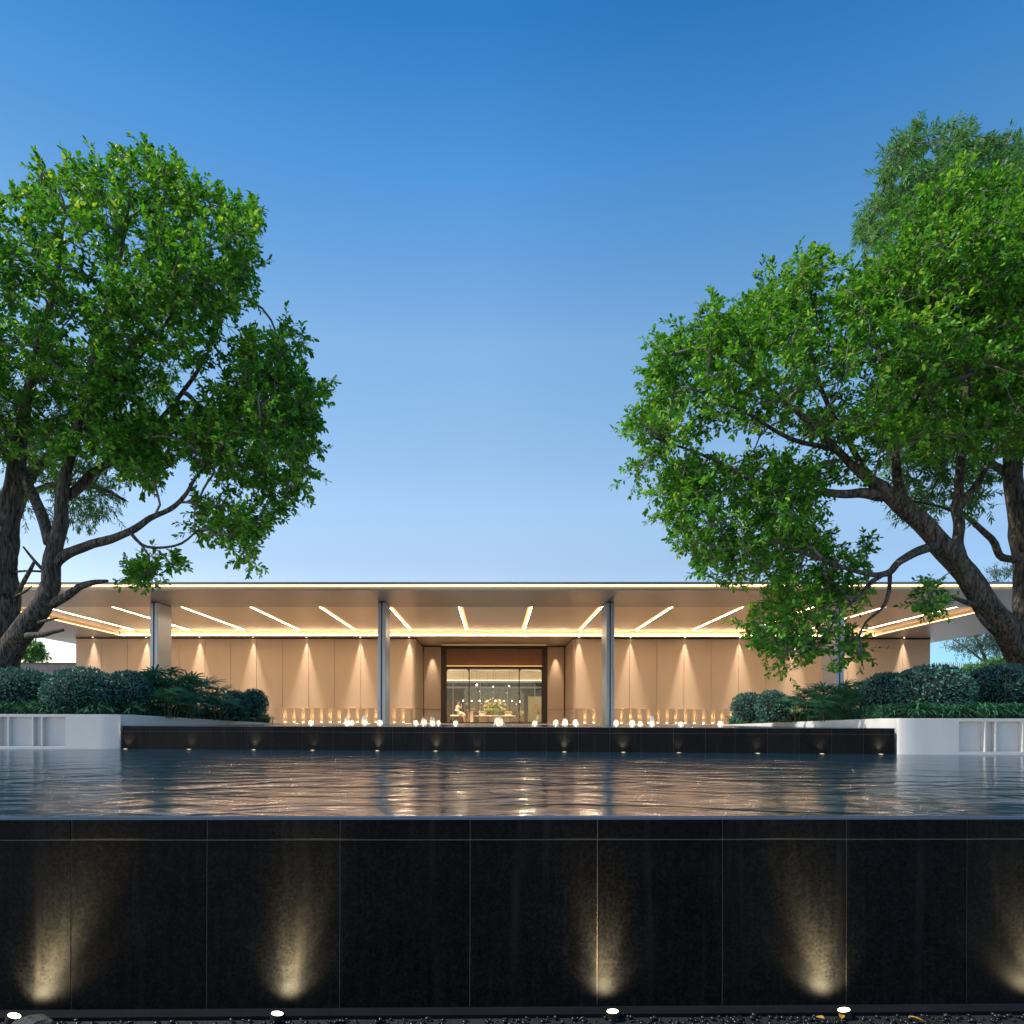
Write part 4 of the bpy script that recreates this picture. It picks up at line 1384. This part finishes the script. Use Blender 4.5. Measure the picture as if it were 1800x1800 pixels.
# ------------------------------------------------------------------ left front tree
DL = 14.6
left_limbs = [
    [(-6, 1215, 36, 0), (-4, 1150, 33, 0), (2, 1089, 28, .05), (6, 1030, 24, .1), (9, 978, 22, .15), (17, 894, 17, .2), (30, 825, 14, .2), (36, 770, 11, .3), (50, 690, 9, .4), (75, 600, 7, .5), (95, 500, 5, .4), (110, 400, 3.5, .3)],
    [(5, 1170, 22, -.05), (22, 1135, 21, -.15), (45, 1106, 19, -.25), (72, 1072, 17, -.35), (86, 1033, 15.5, -.4), (90, 992, 14.5, -.4), (97, 964, 13, -.4), (103, 936, 11.5, -.35), (108, 894, 10.5, -.3), (114, 860, 9.5, -.3), (119, 825, 8.5, -.3), (130, 783, 7.5, -.3), (140, 730, 6.5, -.4), (165, 640, 5.5, -.5), (190, 540, 4.5, -.6), (215, 430, 3.5, -.6), (230, 330, 2.2, -.5)],
    [(88, 955, 9.5, -.4), (72, 905, 9, -.2), (55, 866, 8.5, 0), (40, 832, 8, .2), (18, 770, 6.5, .4), (-20, 690, 5.5, .5), (-60, 590, 4.5, .5), (-90, 480, 3, .4)],
    [(98, 992, 8.5, -.4), (119, 972, 8.5, -.5), (155, 957, 7.5, -.6), (194, 946, 7, -.7), (236, 930, 6, -.8), (264, 911, 5, -.8), (303, 892, 4, -.8), (328, 866, 3.2, -.9), (346, 836, 2.6, -1), (400, 780, 2, -1), (450, 740, 1.6, -1)],
    [(110, 880, 7, -.3), (133, 860, 8, -.1), (156, 838, 7.5, .1), (181, 821, 6.5, .3), (207, 803, 5, .5), (260, 760, 4, .6), (320, 690, 3.4, .7), (370, 610, 2.6, .7), (400, 520, 1.8, .6)],
    [(228, 934, 3.2, -.8), (248, 957, 2.8, -.9), (280, 963, 2.4, -1), (319, 955, 2, -1.1), (350, 930, 1.5, -1.2)],
    [(92, 1062, 8, -.4), (119, 1046, 7, -.6), (139, 1031, 6, -.7), (161, 1024, 5, -.8), (189, 1021, 2.6, -.9)],
    [(48, 1118, 6, -.5), (75, 1117, 5, -.6), (92, 1111, 4, -.7), (111, 1107, 2.6, -.8)],
    [(68, 1094, 3.5, -.5), (85, 1089, 2.4, -.6), (101, 1087, 1.5, -.7)],
    [(22, 1062, 4.5, 0), (38, 1030, 4, -.1), (52, 1004, 3.5, -.2), (62, 985, 2.4, -.2)],
    [(74, 1000, 3, -.3), (60, 985, 2.6, -.3), (41, 961, 1.6, -.3)],
    [(28, 1005, 1.8, 0), (45, 1003, 1.8, -.1), (72, 1004, 1.8, -.2)],
    [(24, 1050, 2.2, -.1), (44, 1040, 2, -.2), (56, 1030, 1.2, -.3)],
    [(130, 783, 5, -.3), (170, 720, 4.5, .2), (230, 640, 3.6, .8), (290, 540, 2.8, 1.0), (330, 430, 1.8, .9)],
    [(140, 730, 4.5, -.4), (200, 670, 3.6, -1.0), (270, 600, 2.8, -1.4), (330, 500, 2, -1.4)],
]
left_crowns = [
    ([(-260, 420), (-150, 300), (-40, 290), (0, 335), (40, 325), (68, 250), (82, 250), (88, 282), (130, 272), (205, 255), (232, 220), (250, 222), (262, 245), (330, 275), (350, 310), (372, 318), (400, 325), (440, 350), (466, 345), (474, 400), (458, 430), (468, 465), (455, 510), (425, 560), (400, 640), (330, 700), (240, 735), (150, 755), (60, 735), (0, 735), (-150, 760), (-300, 600)], 1450),
    ([(400, 560), (478, 560), (505, 535), (525, 545), (535, 570), (575, 595), (560, 615), (525, 640), (555, 660), (608, 665), (596, 692), (565, 720), (582, 750), (575, 800), (550, 830), (560, 880), (520, 895), (490, 925), (440, 900), (380, 860), (320, 820), (250, 800), (230, 740), (330, 690), (400, 640)], 560),
    ([(330, 850), (480, 900), (500, 925), (470, 950), (470, 995), (446, 1030), (415, 1015), (400, 975), (330, 965), (318, 930)], 90),
    ([(288, 985), (300, 955), (330, 965), (318, 1000), (280, 1012), (240, 1033), (205, 1008), (235, 995)], 34),
    ([(-150, 715), (60, 720), (160, 735), (250, 730), (330, 790), (285, 872), (205, 850), (150, 822), (80, 815), (-150, 830)], 260),
]
grow("broadleaf_tree", "large broadleaf tree with forked rugged trunk and a dead stub, left of the pool", DL, left_limbs, left_crowns, M['leaf'], 0.122, 0.56, 'broad', 1.75, thick=2.3, clump=-0.10, seed=1)

# ------------------------------------------------------------------ right front tree
DR = 14.2
right_limbs = [
    [(1838, 1245, 30, .1), (1812, 1183, 26, .05), (1792, 1143, 24, 0), (1768, 1108, 22.5, -.05), (1739, 1069, 20.5, -.15), (1711, 1028, 18.5, -.2), (1696, 1002, 18, -.25), (1672, 972, 17.5, -.3), (1644, 942, 16.5, -.35), (1615, 915, 15.5, -.4), (1592, 896, 14.5, -.45), (1564, 873, 13, -.5), (1542, 855, 11, -.5), (1510, 830, 8, -.5), (1470, 790, 6.5, -.4), (1420, 740, 5, -.3), (1360, 690, 3.6, -.2), (1290, 630, 2.4, -.1), (1230, 570, 1.5, 0)],
    [(1560, 872, 9, -.5), (1530, 868, 9, -.6), (1494, 869, 8, -.7), (1467, 867, 7, -.8), (1439, 864, 6, -.85), (1411, 874, 5.5, -.9), (1383, 869, 5, -1), (1350, 860, 4.2, -1.1), (1320, 845, 3.4, -1.2), (1270, 815, 2.8, -1.2), (1210, 790, 2.2, -1.2), (1150, 770, 1.4, -1.1)],
    [(1590, 892, 9, -.4), (1580, 848, 8.5, -.2), (1573, 806, 7.5, 0), (1574, 764, 6.5, .1), (1560, 690, 5.5, .2), (1540, 600, 4, .3), (1500, 510, 2.4, .4)],
    [(1690, 985, 11, -.2), (1684, 958, 10, -.1), (1685, 928, 9, 0), (1682, 894, 8.5, .1), (1686, 861, 7.5, .2), (1687, 819, 6.5, .3), (1695, 740, 5.5, .4), (1700, 640, 4.5, .5), (1690, 520, 3.2, .5), (1680, 400, 1.8, .4)],
    [(1683, 900, 5.5, .1), (1703, 867, 5.5, .1), (1722, 844, 5, .1), (1745, 800, 4.5, .2), (1790, 720, 3.6, .3), (1830, 610, 2.5, .3)],
    [(1650, 955, 8, -.4), (1633, 961, 7.5, -.55), (1606, 972, 7, -.7), (1580, 988, 6.2, -.85), (1563, 1006, 5.6, -.95), (1536, 1010, 4.6, -1.05), (1494, 1000, 3.8, -1.2), (1453, 986, 3.2, -1.3), (1422, 977, 2.8, -1.35), (1394, 964, 2.3, -1.4), (1350, 950, 1.8, -1.4), (1290, 960, 1.2, -1.4)],
    [(1564, 1008, 3.6, -.95), (1562, 1042, 3.2, -1), (1550, 1069, 2.8, -1.05), (1522, 1094, 2.2, -1.1), (1505, 1133, 1.4, -1.15)],
    [(1556, 1008, 4.2, -1), (1530, 1025, 3.8, -1.1), (1512, 1048, 3, -1.2), (1485, 1070, 2.4, -1.3), (1455, 1110, 1.9, -1.3), (1430, 1150, 1.2, -1.3)],
    [(1722, 1066, 5.5, -.25), (1700, 1059, 4.6, -.35), (1669, 1047, 1.6, -.45)],
    [(1748, 1112, 5, -.2), (1732, 1097, 4.4, -.3), (1718, 1081, 3, -.35)],
    [(1676, 1002, 1.8, -.3), (1655, 990, 1.6, -.4), (1634, 968, 1.2, -.45)],
    [(1542, 855, 6.5, -.5), (1500, 790, 5.2, .1), (1450, 700, 4, .6), (1420, 600, 3, .9), (1400, 500, 1.8, .9)],
    [(1574, 764, 5, .1), (1620, 680, 4, -.5), (1640, 560, 3.2, -.9), (1640, 440, 2, -1)],
    [(1470, 790, 4.5, -.4), (1390, 770, 3.6, -.9), (1300, 720, 2.8, -1.2), (1210, 680, 1.6, -1.2)],
]
right_crowns = [
    ([(1520, 470), (1560, 400), (1600, 340), (1660, 300), (1730, 290), (1800, 310), (1900, 380), (2000, 560), (2000, 800), (1850, 840), (1750, 800), (1650, 820), (1560, 810), (1480, 800), (1400, 790), (1300, 780), (1200, 800), (1120, 865), (1082, 858), (1110, 800), (1082, 735), (1130, 700), (1115, 680), (1135, 640), (1125, 600), (1150, 582), (1195, 560), (1215, 545), (1203, 505), (1230, 500), (1275, 520), (1298, 522), (1322, 495), (1330, 470), (1362, 478), (1362, 445), (1400, 425), (1445, 430), (1460, 452), (1485, 445)], 2300),
    ([(1110, 860), (1200, 800), (1400, 790), (1560, 810), (1550, 850), (1450, 900), (1480, 960), (1540, 925), (1555, 985), (1500, 1015), (1400, 990), (1330, 1040), (1255, 1040), (1200, 990), (1140, 925), (1160, 890)], 520),
    ([(1330, 1035), (1430, 1000), (1520, 1010), (1500, 1080), (1548, 1130), (1530, 1172), (1470, 1190), (1420, 1185), (1370, 1205), (1350, 1180), (1300, 1130), (1278, 1085), (1320, 1080)], 165),
    ([(1370, 950), (1480, 985), (1560, 985), (1565, 1060), (1470, 1075), (1330, 1060), (1330, 1000)], 60),
    ([(1628, 985), (1670, 1005), (1655, 1040), (1675, 1092), (1640, 1088), (1592, 1055), (1620, 1040)], 18),
]
grow("broadleaf_tree", "large broadleaf tree leaning over the pool from the right, low sprays before the facade", DR, right_limbs, right_crowns, M['leaf'], 0.112, 0.56, 'broad', 1.75, thick=2.4, clump=-0.13, seed=2)

# ------------------------------------------------------------------ finer-leaved trees behind
bl = [[(-30, 1190, 22, 0), (-20, 1050, 19, 0), (10, 930, 15, .1), (60, 830, 10, .2), (130, 770, 7, .2), (200, 710, 4, .2), (260, 650, 2.5, 0)],
      [(10, 930, 8, .1), (-30, 820, 7, .2), (-60, 700, 5, .2)], [(40, 870, 6, .1), (110, 850, 4.5, -.2), (180, 860, 3, -.4), (220, 880, 2, -.5)]]
grow("willowy_tree", "fine leaved tree glimpsed through the underside of the left crown", 18.0, bl,
     [([(-150, 560), (60, 560), (330, 640), (310, 740), (290, 830), (240, 870), (190, 925), (130, 965), (90, 930), (20, 930), (-100, 850)], 640)],
     M['fineleaf'], 0.15, 0.22, 'narrow', 1.6, thick=1.6, clump=-0.1, per_tw=12, ntw=3, droop=0.45, seed=3)
brl = [[(1818, 1215, 22, 0), (1806, 1100, 20, 0), (1801, 1000, 18.5, 0), (1794, 930, 17, 0), (1786, 880, 15.5, 0), (1781, 840, 14, 0), (1776, 760, 12, .1), (1765, 650, 9.5, .2), (1750, 520, 7, .2), (1730, 390, 4.5, .1), (1715, 280, 2, 0)],
       [(1798, 985, 6, -.1), (1772, 980, 6, -.2), (1757, 976, 6, -.25), (1744, 950, 5.5, -.3), (1722, 928, 4.6, -.35), (1694, 907, 3.6, -.4), (1650, 890, 2.4, -.5), (1600, 880, 1.6, -.6)],
       [(1776, 760, 6.5, .1), (1720, 660, 5, -.3), (1650, 540, 4, -.4), (1590, 420, 3, -.3), (1560, 300, 1.8, -.2)],
       [(1781, 840, 6, 0), (1700, 780, 5, .4), (1620, 690, 4, .6), (1550, 570, 3, .6), (1520, 450, 1.8, .5)],
       [(1765, 650, 6, .2), (1820, 520, 4.5, .3), (1850, 400, 3, .3)]]
grow("willowy_tree", "taller fine leaved tree rising behind the right broadleaf crown", 17.2, brl,
     [([(1500, 430), (1485, 402), (1508, 370), (1530, 330), (1518, 308), (1545, 280), (1530, 248), (1560, 222), (1612, 205), (1650, 222), (1680, 202), (1740, 210), (1775, 232), (1810, 238), (1860, 300), (1960, 450), (1920, 760), (1800, 800), (1700, 760), (1600, 700), (1540, 560)], 1500),
      ([(1560, 700), (1760, 760), (1780, 860), (1720, 930), (1680, 900), (1600, 930), (1540, 880)], 200)],
     M['fineleaf'], 0.17, 0.24, 'narrow', 1.6, thick=2.0, clump=-0.6, per_tw=13, ntw=3, droop=0.3, seed=4)

# distant trees
grow("garden_tree", "small rounded green tree behind the boundary wall at the left", 40.0,
     [[(52, 1185, 4, 0), (54, 1160, 3, 0), (56, 1135, 2, 0)]],
     [([(12, 1168), (22, 1150), (30, 1138), (48, 1126), (60, 1120), (76, 1125), (82, 1138), (88, 1148), (97, 1163), (90, 1172)], 120)],
     M['fineleaf'], 0.22, 0.4, 'narrow', 1.6, thick=1.0, clump=-1, per_tw=9, ntw=3, seed=5)
grow("bare_tree", "hazy slender tree with thin foliage beyond the pavilion's right end", 44.0,
     [[(1745, 1200, 3, 0), (1735, 1165, 2.6, 0), (1720, 1130, 2, 0), (1712, 1100, 1.4, 0)], [(1738, 1170, 2, 0), (1700, 1140, 1.3, 0), (1670, 1120, .8, .3)], [(1725, 1140, 1.6, 0), (1752, 1060, 1.2, 0), (1750, 1000, .7, 0)]],
     [([(1648, 1150), (1660, 1120), (1700, 1100), (1760, 1085), (1800, 1110), (1800, 1175), (1700, 1165)], 300),
      ([(1712, 1022), (1720, 1005), (1745, 990), (1770, 988), (1800, 990), (1800, 1030), (1720, 1030)], 46)],
     M['farleaf'], 0.22, 0.25, 'narrow', 1.6, thick=1.6, clump=-0.3, per_tw=7, ntw=2, seed=6, twl=0.6)
grow("garden_tree", "low bushy yellow green tree over the white fence at the right", 36.0,
     [[(1735, 1200, 3, 0), (1730, 1180, 2.4, 0), (1728, 1165, 1.6, 0)]],
     [([(1672, 1190), (1690, 1172), (1700, 1160), (1720, 1166), (1740, 1152), (1775, 1158), (1800, 1170), (1800, 1195)], 110)],
     M['fineleaf'], 0.2, 0.35, 'narrow', 1.6, thick=1.0, clump=-1, per_tw=9, ntw=3, seed=8)

# boundary wall at the left, fence at the right
v = 36.5
a = ub(-260, v)
bw = thing("boundary_wall", "rough grey stone boundary wall left of the pavilion", "wall", B((a + UL) / 2, v, Z0), TH)
hl = (UL - 0.2 - a) / 2
MB().box(-hl, hl, 0, 0.3, 0, EYE + (PY - 1168.5) / F * v - Z0).build("wall_face", M['rubble'], bw)
MB().box(-hl, hl, -0.05, 0.35, EYE + (PY - 1168.5) / F * v - Z0, EYE + (PY - 1166) / F * v - Z0).build("coping", M['coping'], bw)
v = 40.0
a, b = ub(1642, v), ub(1900, v)
fn = thing("fence", "pale picket fence beyond the pavilion's right end", "fence", B(a, v, Z0), TH)
hf = EYE + (PY - 1163) / F * v - Z0
pk = MB()
k = 0.0
while k < b - a:
    pk.box(k, k + 0.05, 0, 0.03, 0.0, hf)
    k += 0.125
fm = mat("pale_fence", (0.5, 0.53, 0.57), 0.6)
pk.build("pickets", fm, fn)
MB().box(0, b - a, 0.015, 0.06, hf * 0.9 - 0.06, hf * 0.9).box(0, b - a, 0.015, 0.06, 0.3, 0.36).build("rail", fm, fn)

# garden hedge seen through the lobby
hv = 58.0
hg = thing("hedge", "dark clipped hedge seen through the lobby's rear window", "hedge", B(0, hv, Z0), TH)
n = 9000
hh = EYE + (PY - 1180) / F * hv - Z0
hx = rng.uniform(-7, 7, n); hz = rng.uniform(0, hh, n)
hy = rng.normal(0, 0.22, n)
pos = np.stack([hx, hy, hz + 0.15 * np.sin(hx * 2.1)], 1)
ax = rng.normal(size=(n, 3)) + np.array([0, -0.5, 0.2])
nn = rng.normal(size=(n, 3)) * 0.7 + np.array([0, -0.6, 0.8])
leaf_mesh("foliage", M['hedgeleaf'], pos, ax, nn, rng.uniform(.14, .3, n), rng.uniform(.05, .12, n), np.clip(rng.normal(.5, .25, n), 0, 1), hg, shape='broad')
MB().box(-7, 7, 0.1, 0.6, 0, hh - 0.15).build("branches", M['core'], hg)

# ------------------------------------------------------------------ planting
def ball_shrub(px, py, rx, rz, d, label):
    """clipped ball, centre at the picture point, radii in metres"""
    c = W(px, py, d)
    base = c.z - rz * 0.85
    t = thing("ball_shrub", label, "shrub", (c.x, d, base), 0, "clipped ball shrubs in the planters")
    n = int(5200 * rx * rz / 0.42)
    dv = rng.normal(size=(n, 3)); dv /= np.linalg.norm(dv, axis=1, keepdims=True)
    keep = (dv[:, 2] > -0.75) & (dv[:, 1] < 0.75)
    dv = dv[keep]; n = len(dv)
    rad = np.array([1 + 0.05 * mnoise.noise(Vector(q) * 2.2 + Vector((px, 0, 0))) + 0.03 * mnoise.noise(Vector(q) * 7) for q in dv])[:, None] * rng.uniform(0.93, 1.03, n)[:, None]
    pos = dv * rad * np.array([rx, rx, rz]) + np.array([0, 0, rz * 0.85])
    ax = dv * 0.7 + rng.normal(size=(n, 3)) * 0.55 + np.array([0, 0, 0.25])
    nn = dv + rng.normal(size=(n, 3)) * 0.6
    leaf_mesh("foliage", M['box'], pos, ax, nn, rng.uniform(.045, .085, n), rng.uniform(.022, .036, n), np.clip(rng.normal(.48, .22, n), 0, 1), t, shape='broad')
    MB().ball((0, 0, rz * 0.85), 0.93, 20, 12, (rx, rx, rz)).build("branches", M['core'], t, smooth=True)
    return t
ball_shrub(35, 1222, 0.72, 0.54, 13.7, "clipped ball shrub at the picture's left, under the trunk")
ball_shrub(-95, 1225, 0.7, 0.52, 13.8, "clipped ball shrub cut by the left edge, beside the trunk")
ball_shrub(145, 1221, 0.71, 0.53, 13.4, "clipped ball shrub in front, second in the left planter")
ball_shrub(222, 1223, 0.50, 0.50, 14.0, "clipped ball shrub beside the palms in the left planter")
ball_shrub(413, 1243, 0.36, 0.40, 17.0, "small clipped ball partly behind another at the left planter's tip")
ball_shrub(446, 1238, 0.34, 0.38, 17.4, "smallest clipped ball at the tip of the left planter")
ball_shrub(1316, 1245, 0.39, 0.36, 16.2, "small clipped ball at the tip of the right planter")
ball_shrub(1358, 1243, 0.36, 0.37, 15.6, "small clipped ball next to the palms in the right planter")
ball_shrub(1560, 1223, 0.46, 0.44, 13.2, "clipped ball shrub right of the palms in the right planter")
ball_shrub(1637, 1219, 0.72, 0.52, 12.7, "big clipped ball shrub in front, in the right planter")
ball_shrub(1762, 1217, 0.76, 0.52, 13.0, "big clipped ball shrub below the leaning trunk at the right")
ball_shrub(1880, 1217, 0.76, 0.54, 13.2, "big clipped ball shrub cut by the right edge")

def soil_z(side, x, y):
    c0, end, zt = (PL if side == 'left' else PR)[1:]
    k = min(1, max(0, (y - c0.y) / (end.y - c0.y)))
    edge = zt - 0.04 + (1.56 - zt + 0.04) * k
    out = abs(x) - abs(end.x)
    return edge + max(0, out) * 0.02 * k

# fan palms
def fan_palm(seed):
    rg = np.random.default_rng(seed)
    t = thing("fan_palm", "low fan palm", "palm", (0, 0, 0), 0, "fan palms in the planters")
    LP, LA, LN, LL, LT = [], [], [], [], []
    st = MB()
    for c in range(7):
        a = rg.uniform(0, 6.28); r = rg.uniform(0, .22)
        base = np.array([math.cos(a) * r, math.sin(a) * r, 0])
        topz = rg.uniform(.35, .85)
        lean = np.array([math.cos(a), math.sin(a), 0]) * rg.uniform(.05, .22)
        top_ = base + lean + np.array([0, 0, topz])
        st.tube([Vector(base), Vector((base + top_) / 2 + lean * .1), Vector(top_)], [.014, .012, .010], 6)
        for f in range(6):
            b = rg.uniform(0, 6.28); el = rg.uniform(-.1, 1.0)
            pd = np.array([math.cos(b) * math.cos(el), math.sin(b) * math.cos(el), math.sin(el)])
            ori = top_ - np.array([0, 0, rg.uniform(0, .22)])
            hub = ori + pd * rg.uniform(.16, .28)
            st.tube([Vector(ori), Vector(hub)], [.006, .004], 4)
            sd_ = np.cross(pd, [0, 0, 1.0]); sd_ /= np.linalg.norm(sd_) + 1e-9
            up_ = np.cross(sd_, pd)
            tn = np.clip(.45 + rg.normal() * .18, 0, 1)
            for k in range(10):
                g_ = (k - 4.5) / 4.5 * 1.9
                d = pd * math.cos(g_) + sd_ * math.sin(g_) + np.array([0, 0, -.12])
                LP.append(hub); LA.append(d); LN.append(up_ + rg.normal(size=3) * .15)
                LL.append(rg.uniform(.22, .32)); LT.append(np.clip(tn + rg.normal() * .08, 0, 1))
    LL = np.array(LL)
    leaf_mesh("fronds", M['palmleaf'], np.array(LP), np.array(LA), np.array(LN), LL, LL * .12, np.array(LT), t, shape='blade', curl=.3)
    st.build("stems", mat("palm_stem", (.06, .07, .03), .7), t)
    return t
protos = [fan_palm(31), fan_palm(32), fan_palm(33)]
spots = [('left', 252, 14.6, 1.12, "fan palm beside the ball shrubs in the left planter"), ('left', 282, 14.9, 1.22, "tallest fan palm in front of the left outer column"),
         ('left', 315, 15.2, 1.10, "fan palm in the thick of the left planter's palms"), ('left', 300, 14.2, .75, "low fan palm at the front of the left planter"),
         ('left', 345, 15.6, .98, "fan palm right of the left outer column"), ('left', 366, 16.2, 1.08, "fan palm with raised fans toward the left planter's tip"),
         ('left', 388, 15.9, .72, "last low fan palm before the small left balls"), ('left', 340, 14.6, .65, "small fan palm low at the left planter's front"),
         ('left', 262, 16.5, 1.2, "fan palm standing behind the others, against the left column"),
         ('right', 1400, 15.2, .74, "first low fan palm beside the small right balls"), ('right', 1432, 14.8, .84, "fan palm under the hanging sprays in the right planter"),
         ('right', 1465, 14.5, .90, "fan palm at the foot of the right outer column"), ('right', 1498, 14.3, .98, "tallest fan palm in the right planter"),
         ('right', 1520, 14.8, 1.02, "fan palm beside the big right ball shrubs"), ('right', 1450, 13.8, .6, "small fan palm at the front of the right planter"),
         ('right', 1482, 13.6, .62, "small fan palm low before the right outer column")]
used = set()
for i, (sd_, px, d, sc, lab) in enumerate(spots):
    x = (px - PX) / F * d
    z = soil_z(sd_, x, d)
    pr = i % 3
    if pr in used:
        t = copy_thing(protos[pr], (x, d, z), i * 1.7, lab, (sc * 1.05, sc * 1.05, sc))
    else:
        used.add(pr)
        t = protos[pr]
        t.location = (x, d, z); t.rotation_euler = (0, 0, i * 1.7); t.scale = (sc * 1.05, sc * 1.05, sc); t["label"] = lab

# strap-leaved ground cover
def cover(side):
    c0, end, zt = (PL if side == 'left' else PR)[1:]
    s = -1 if side == 'left' else 1
    LP, LA, LN, LL, LT = [], [], [], [], []
    rg = np.random.default_rng(55 + s)
    for i in range(5200):
        k = rg.random() ** 1.2 if i % 2 else 0.12 * rg.random()
        y = c0.y + 0.22 + k * (end.y - c0.y - 0.1)
        xe = c0.x + (end.x - c0.x) * k
        lim = 1.6 if y > c0.y + 1.6 else 7.5
        x = xe + s * (0.2 + rg.random() * lim)
        if y < c0.y + 0.55 and abs(x - c0.x) < .5: x += s * .3
        z = soil_z(side, x, y)
        tn = .45 + .25 * mnoise.noise(Vector((x, y, 0)) * 1.1)
        for b in range(9):
            a = rg.uniform(0, 6.28); el = rg.uniform(.45, 1.35)
            LP.append([x + rg.normal() * .03, y + rg.normal() * .03, z - .01])
            LA.append([math.cos(a) * math.cos(el), math.sin(a) * math.cos(el), math.sin(el)])
            LN.append([-math.cos(a) * math.sin(el), -math.sin(a) * math.sin(el), math.cos(el)])
            LL.append(rg.uniform(.22, .42)); LT.append(np.clip(tn + rg.normal() * .16, 0, 1))
    LL = np.array(LL)
    o = leaf_mesh("ground_cover", M['strap'], np.array(LP), np.array(LA), np.array(LN), LL, LL * .085, np.array(LT), None, shape='blade', curl=.9)
    tag(o, "strap leaved ground cover along the edge of the %s planter" % side, "ground cover", kind='stuff')
cover('left')
cover('right')
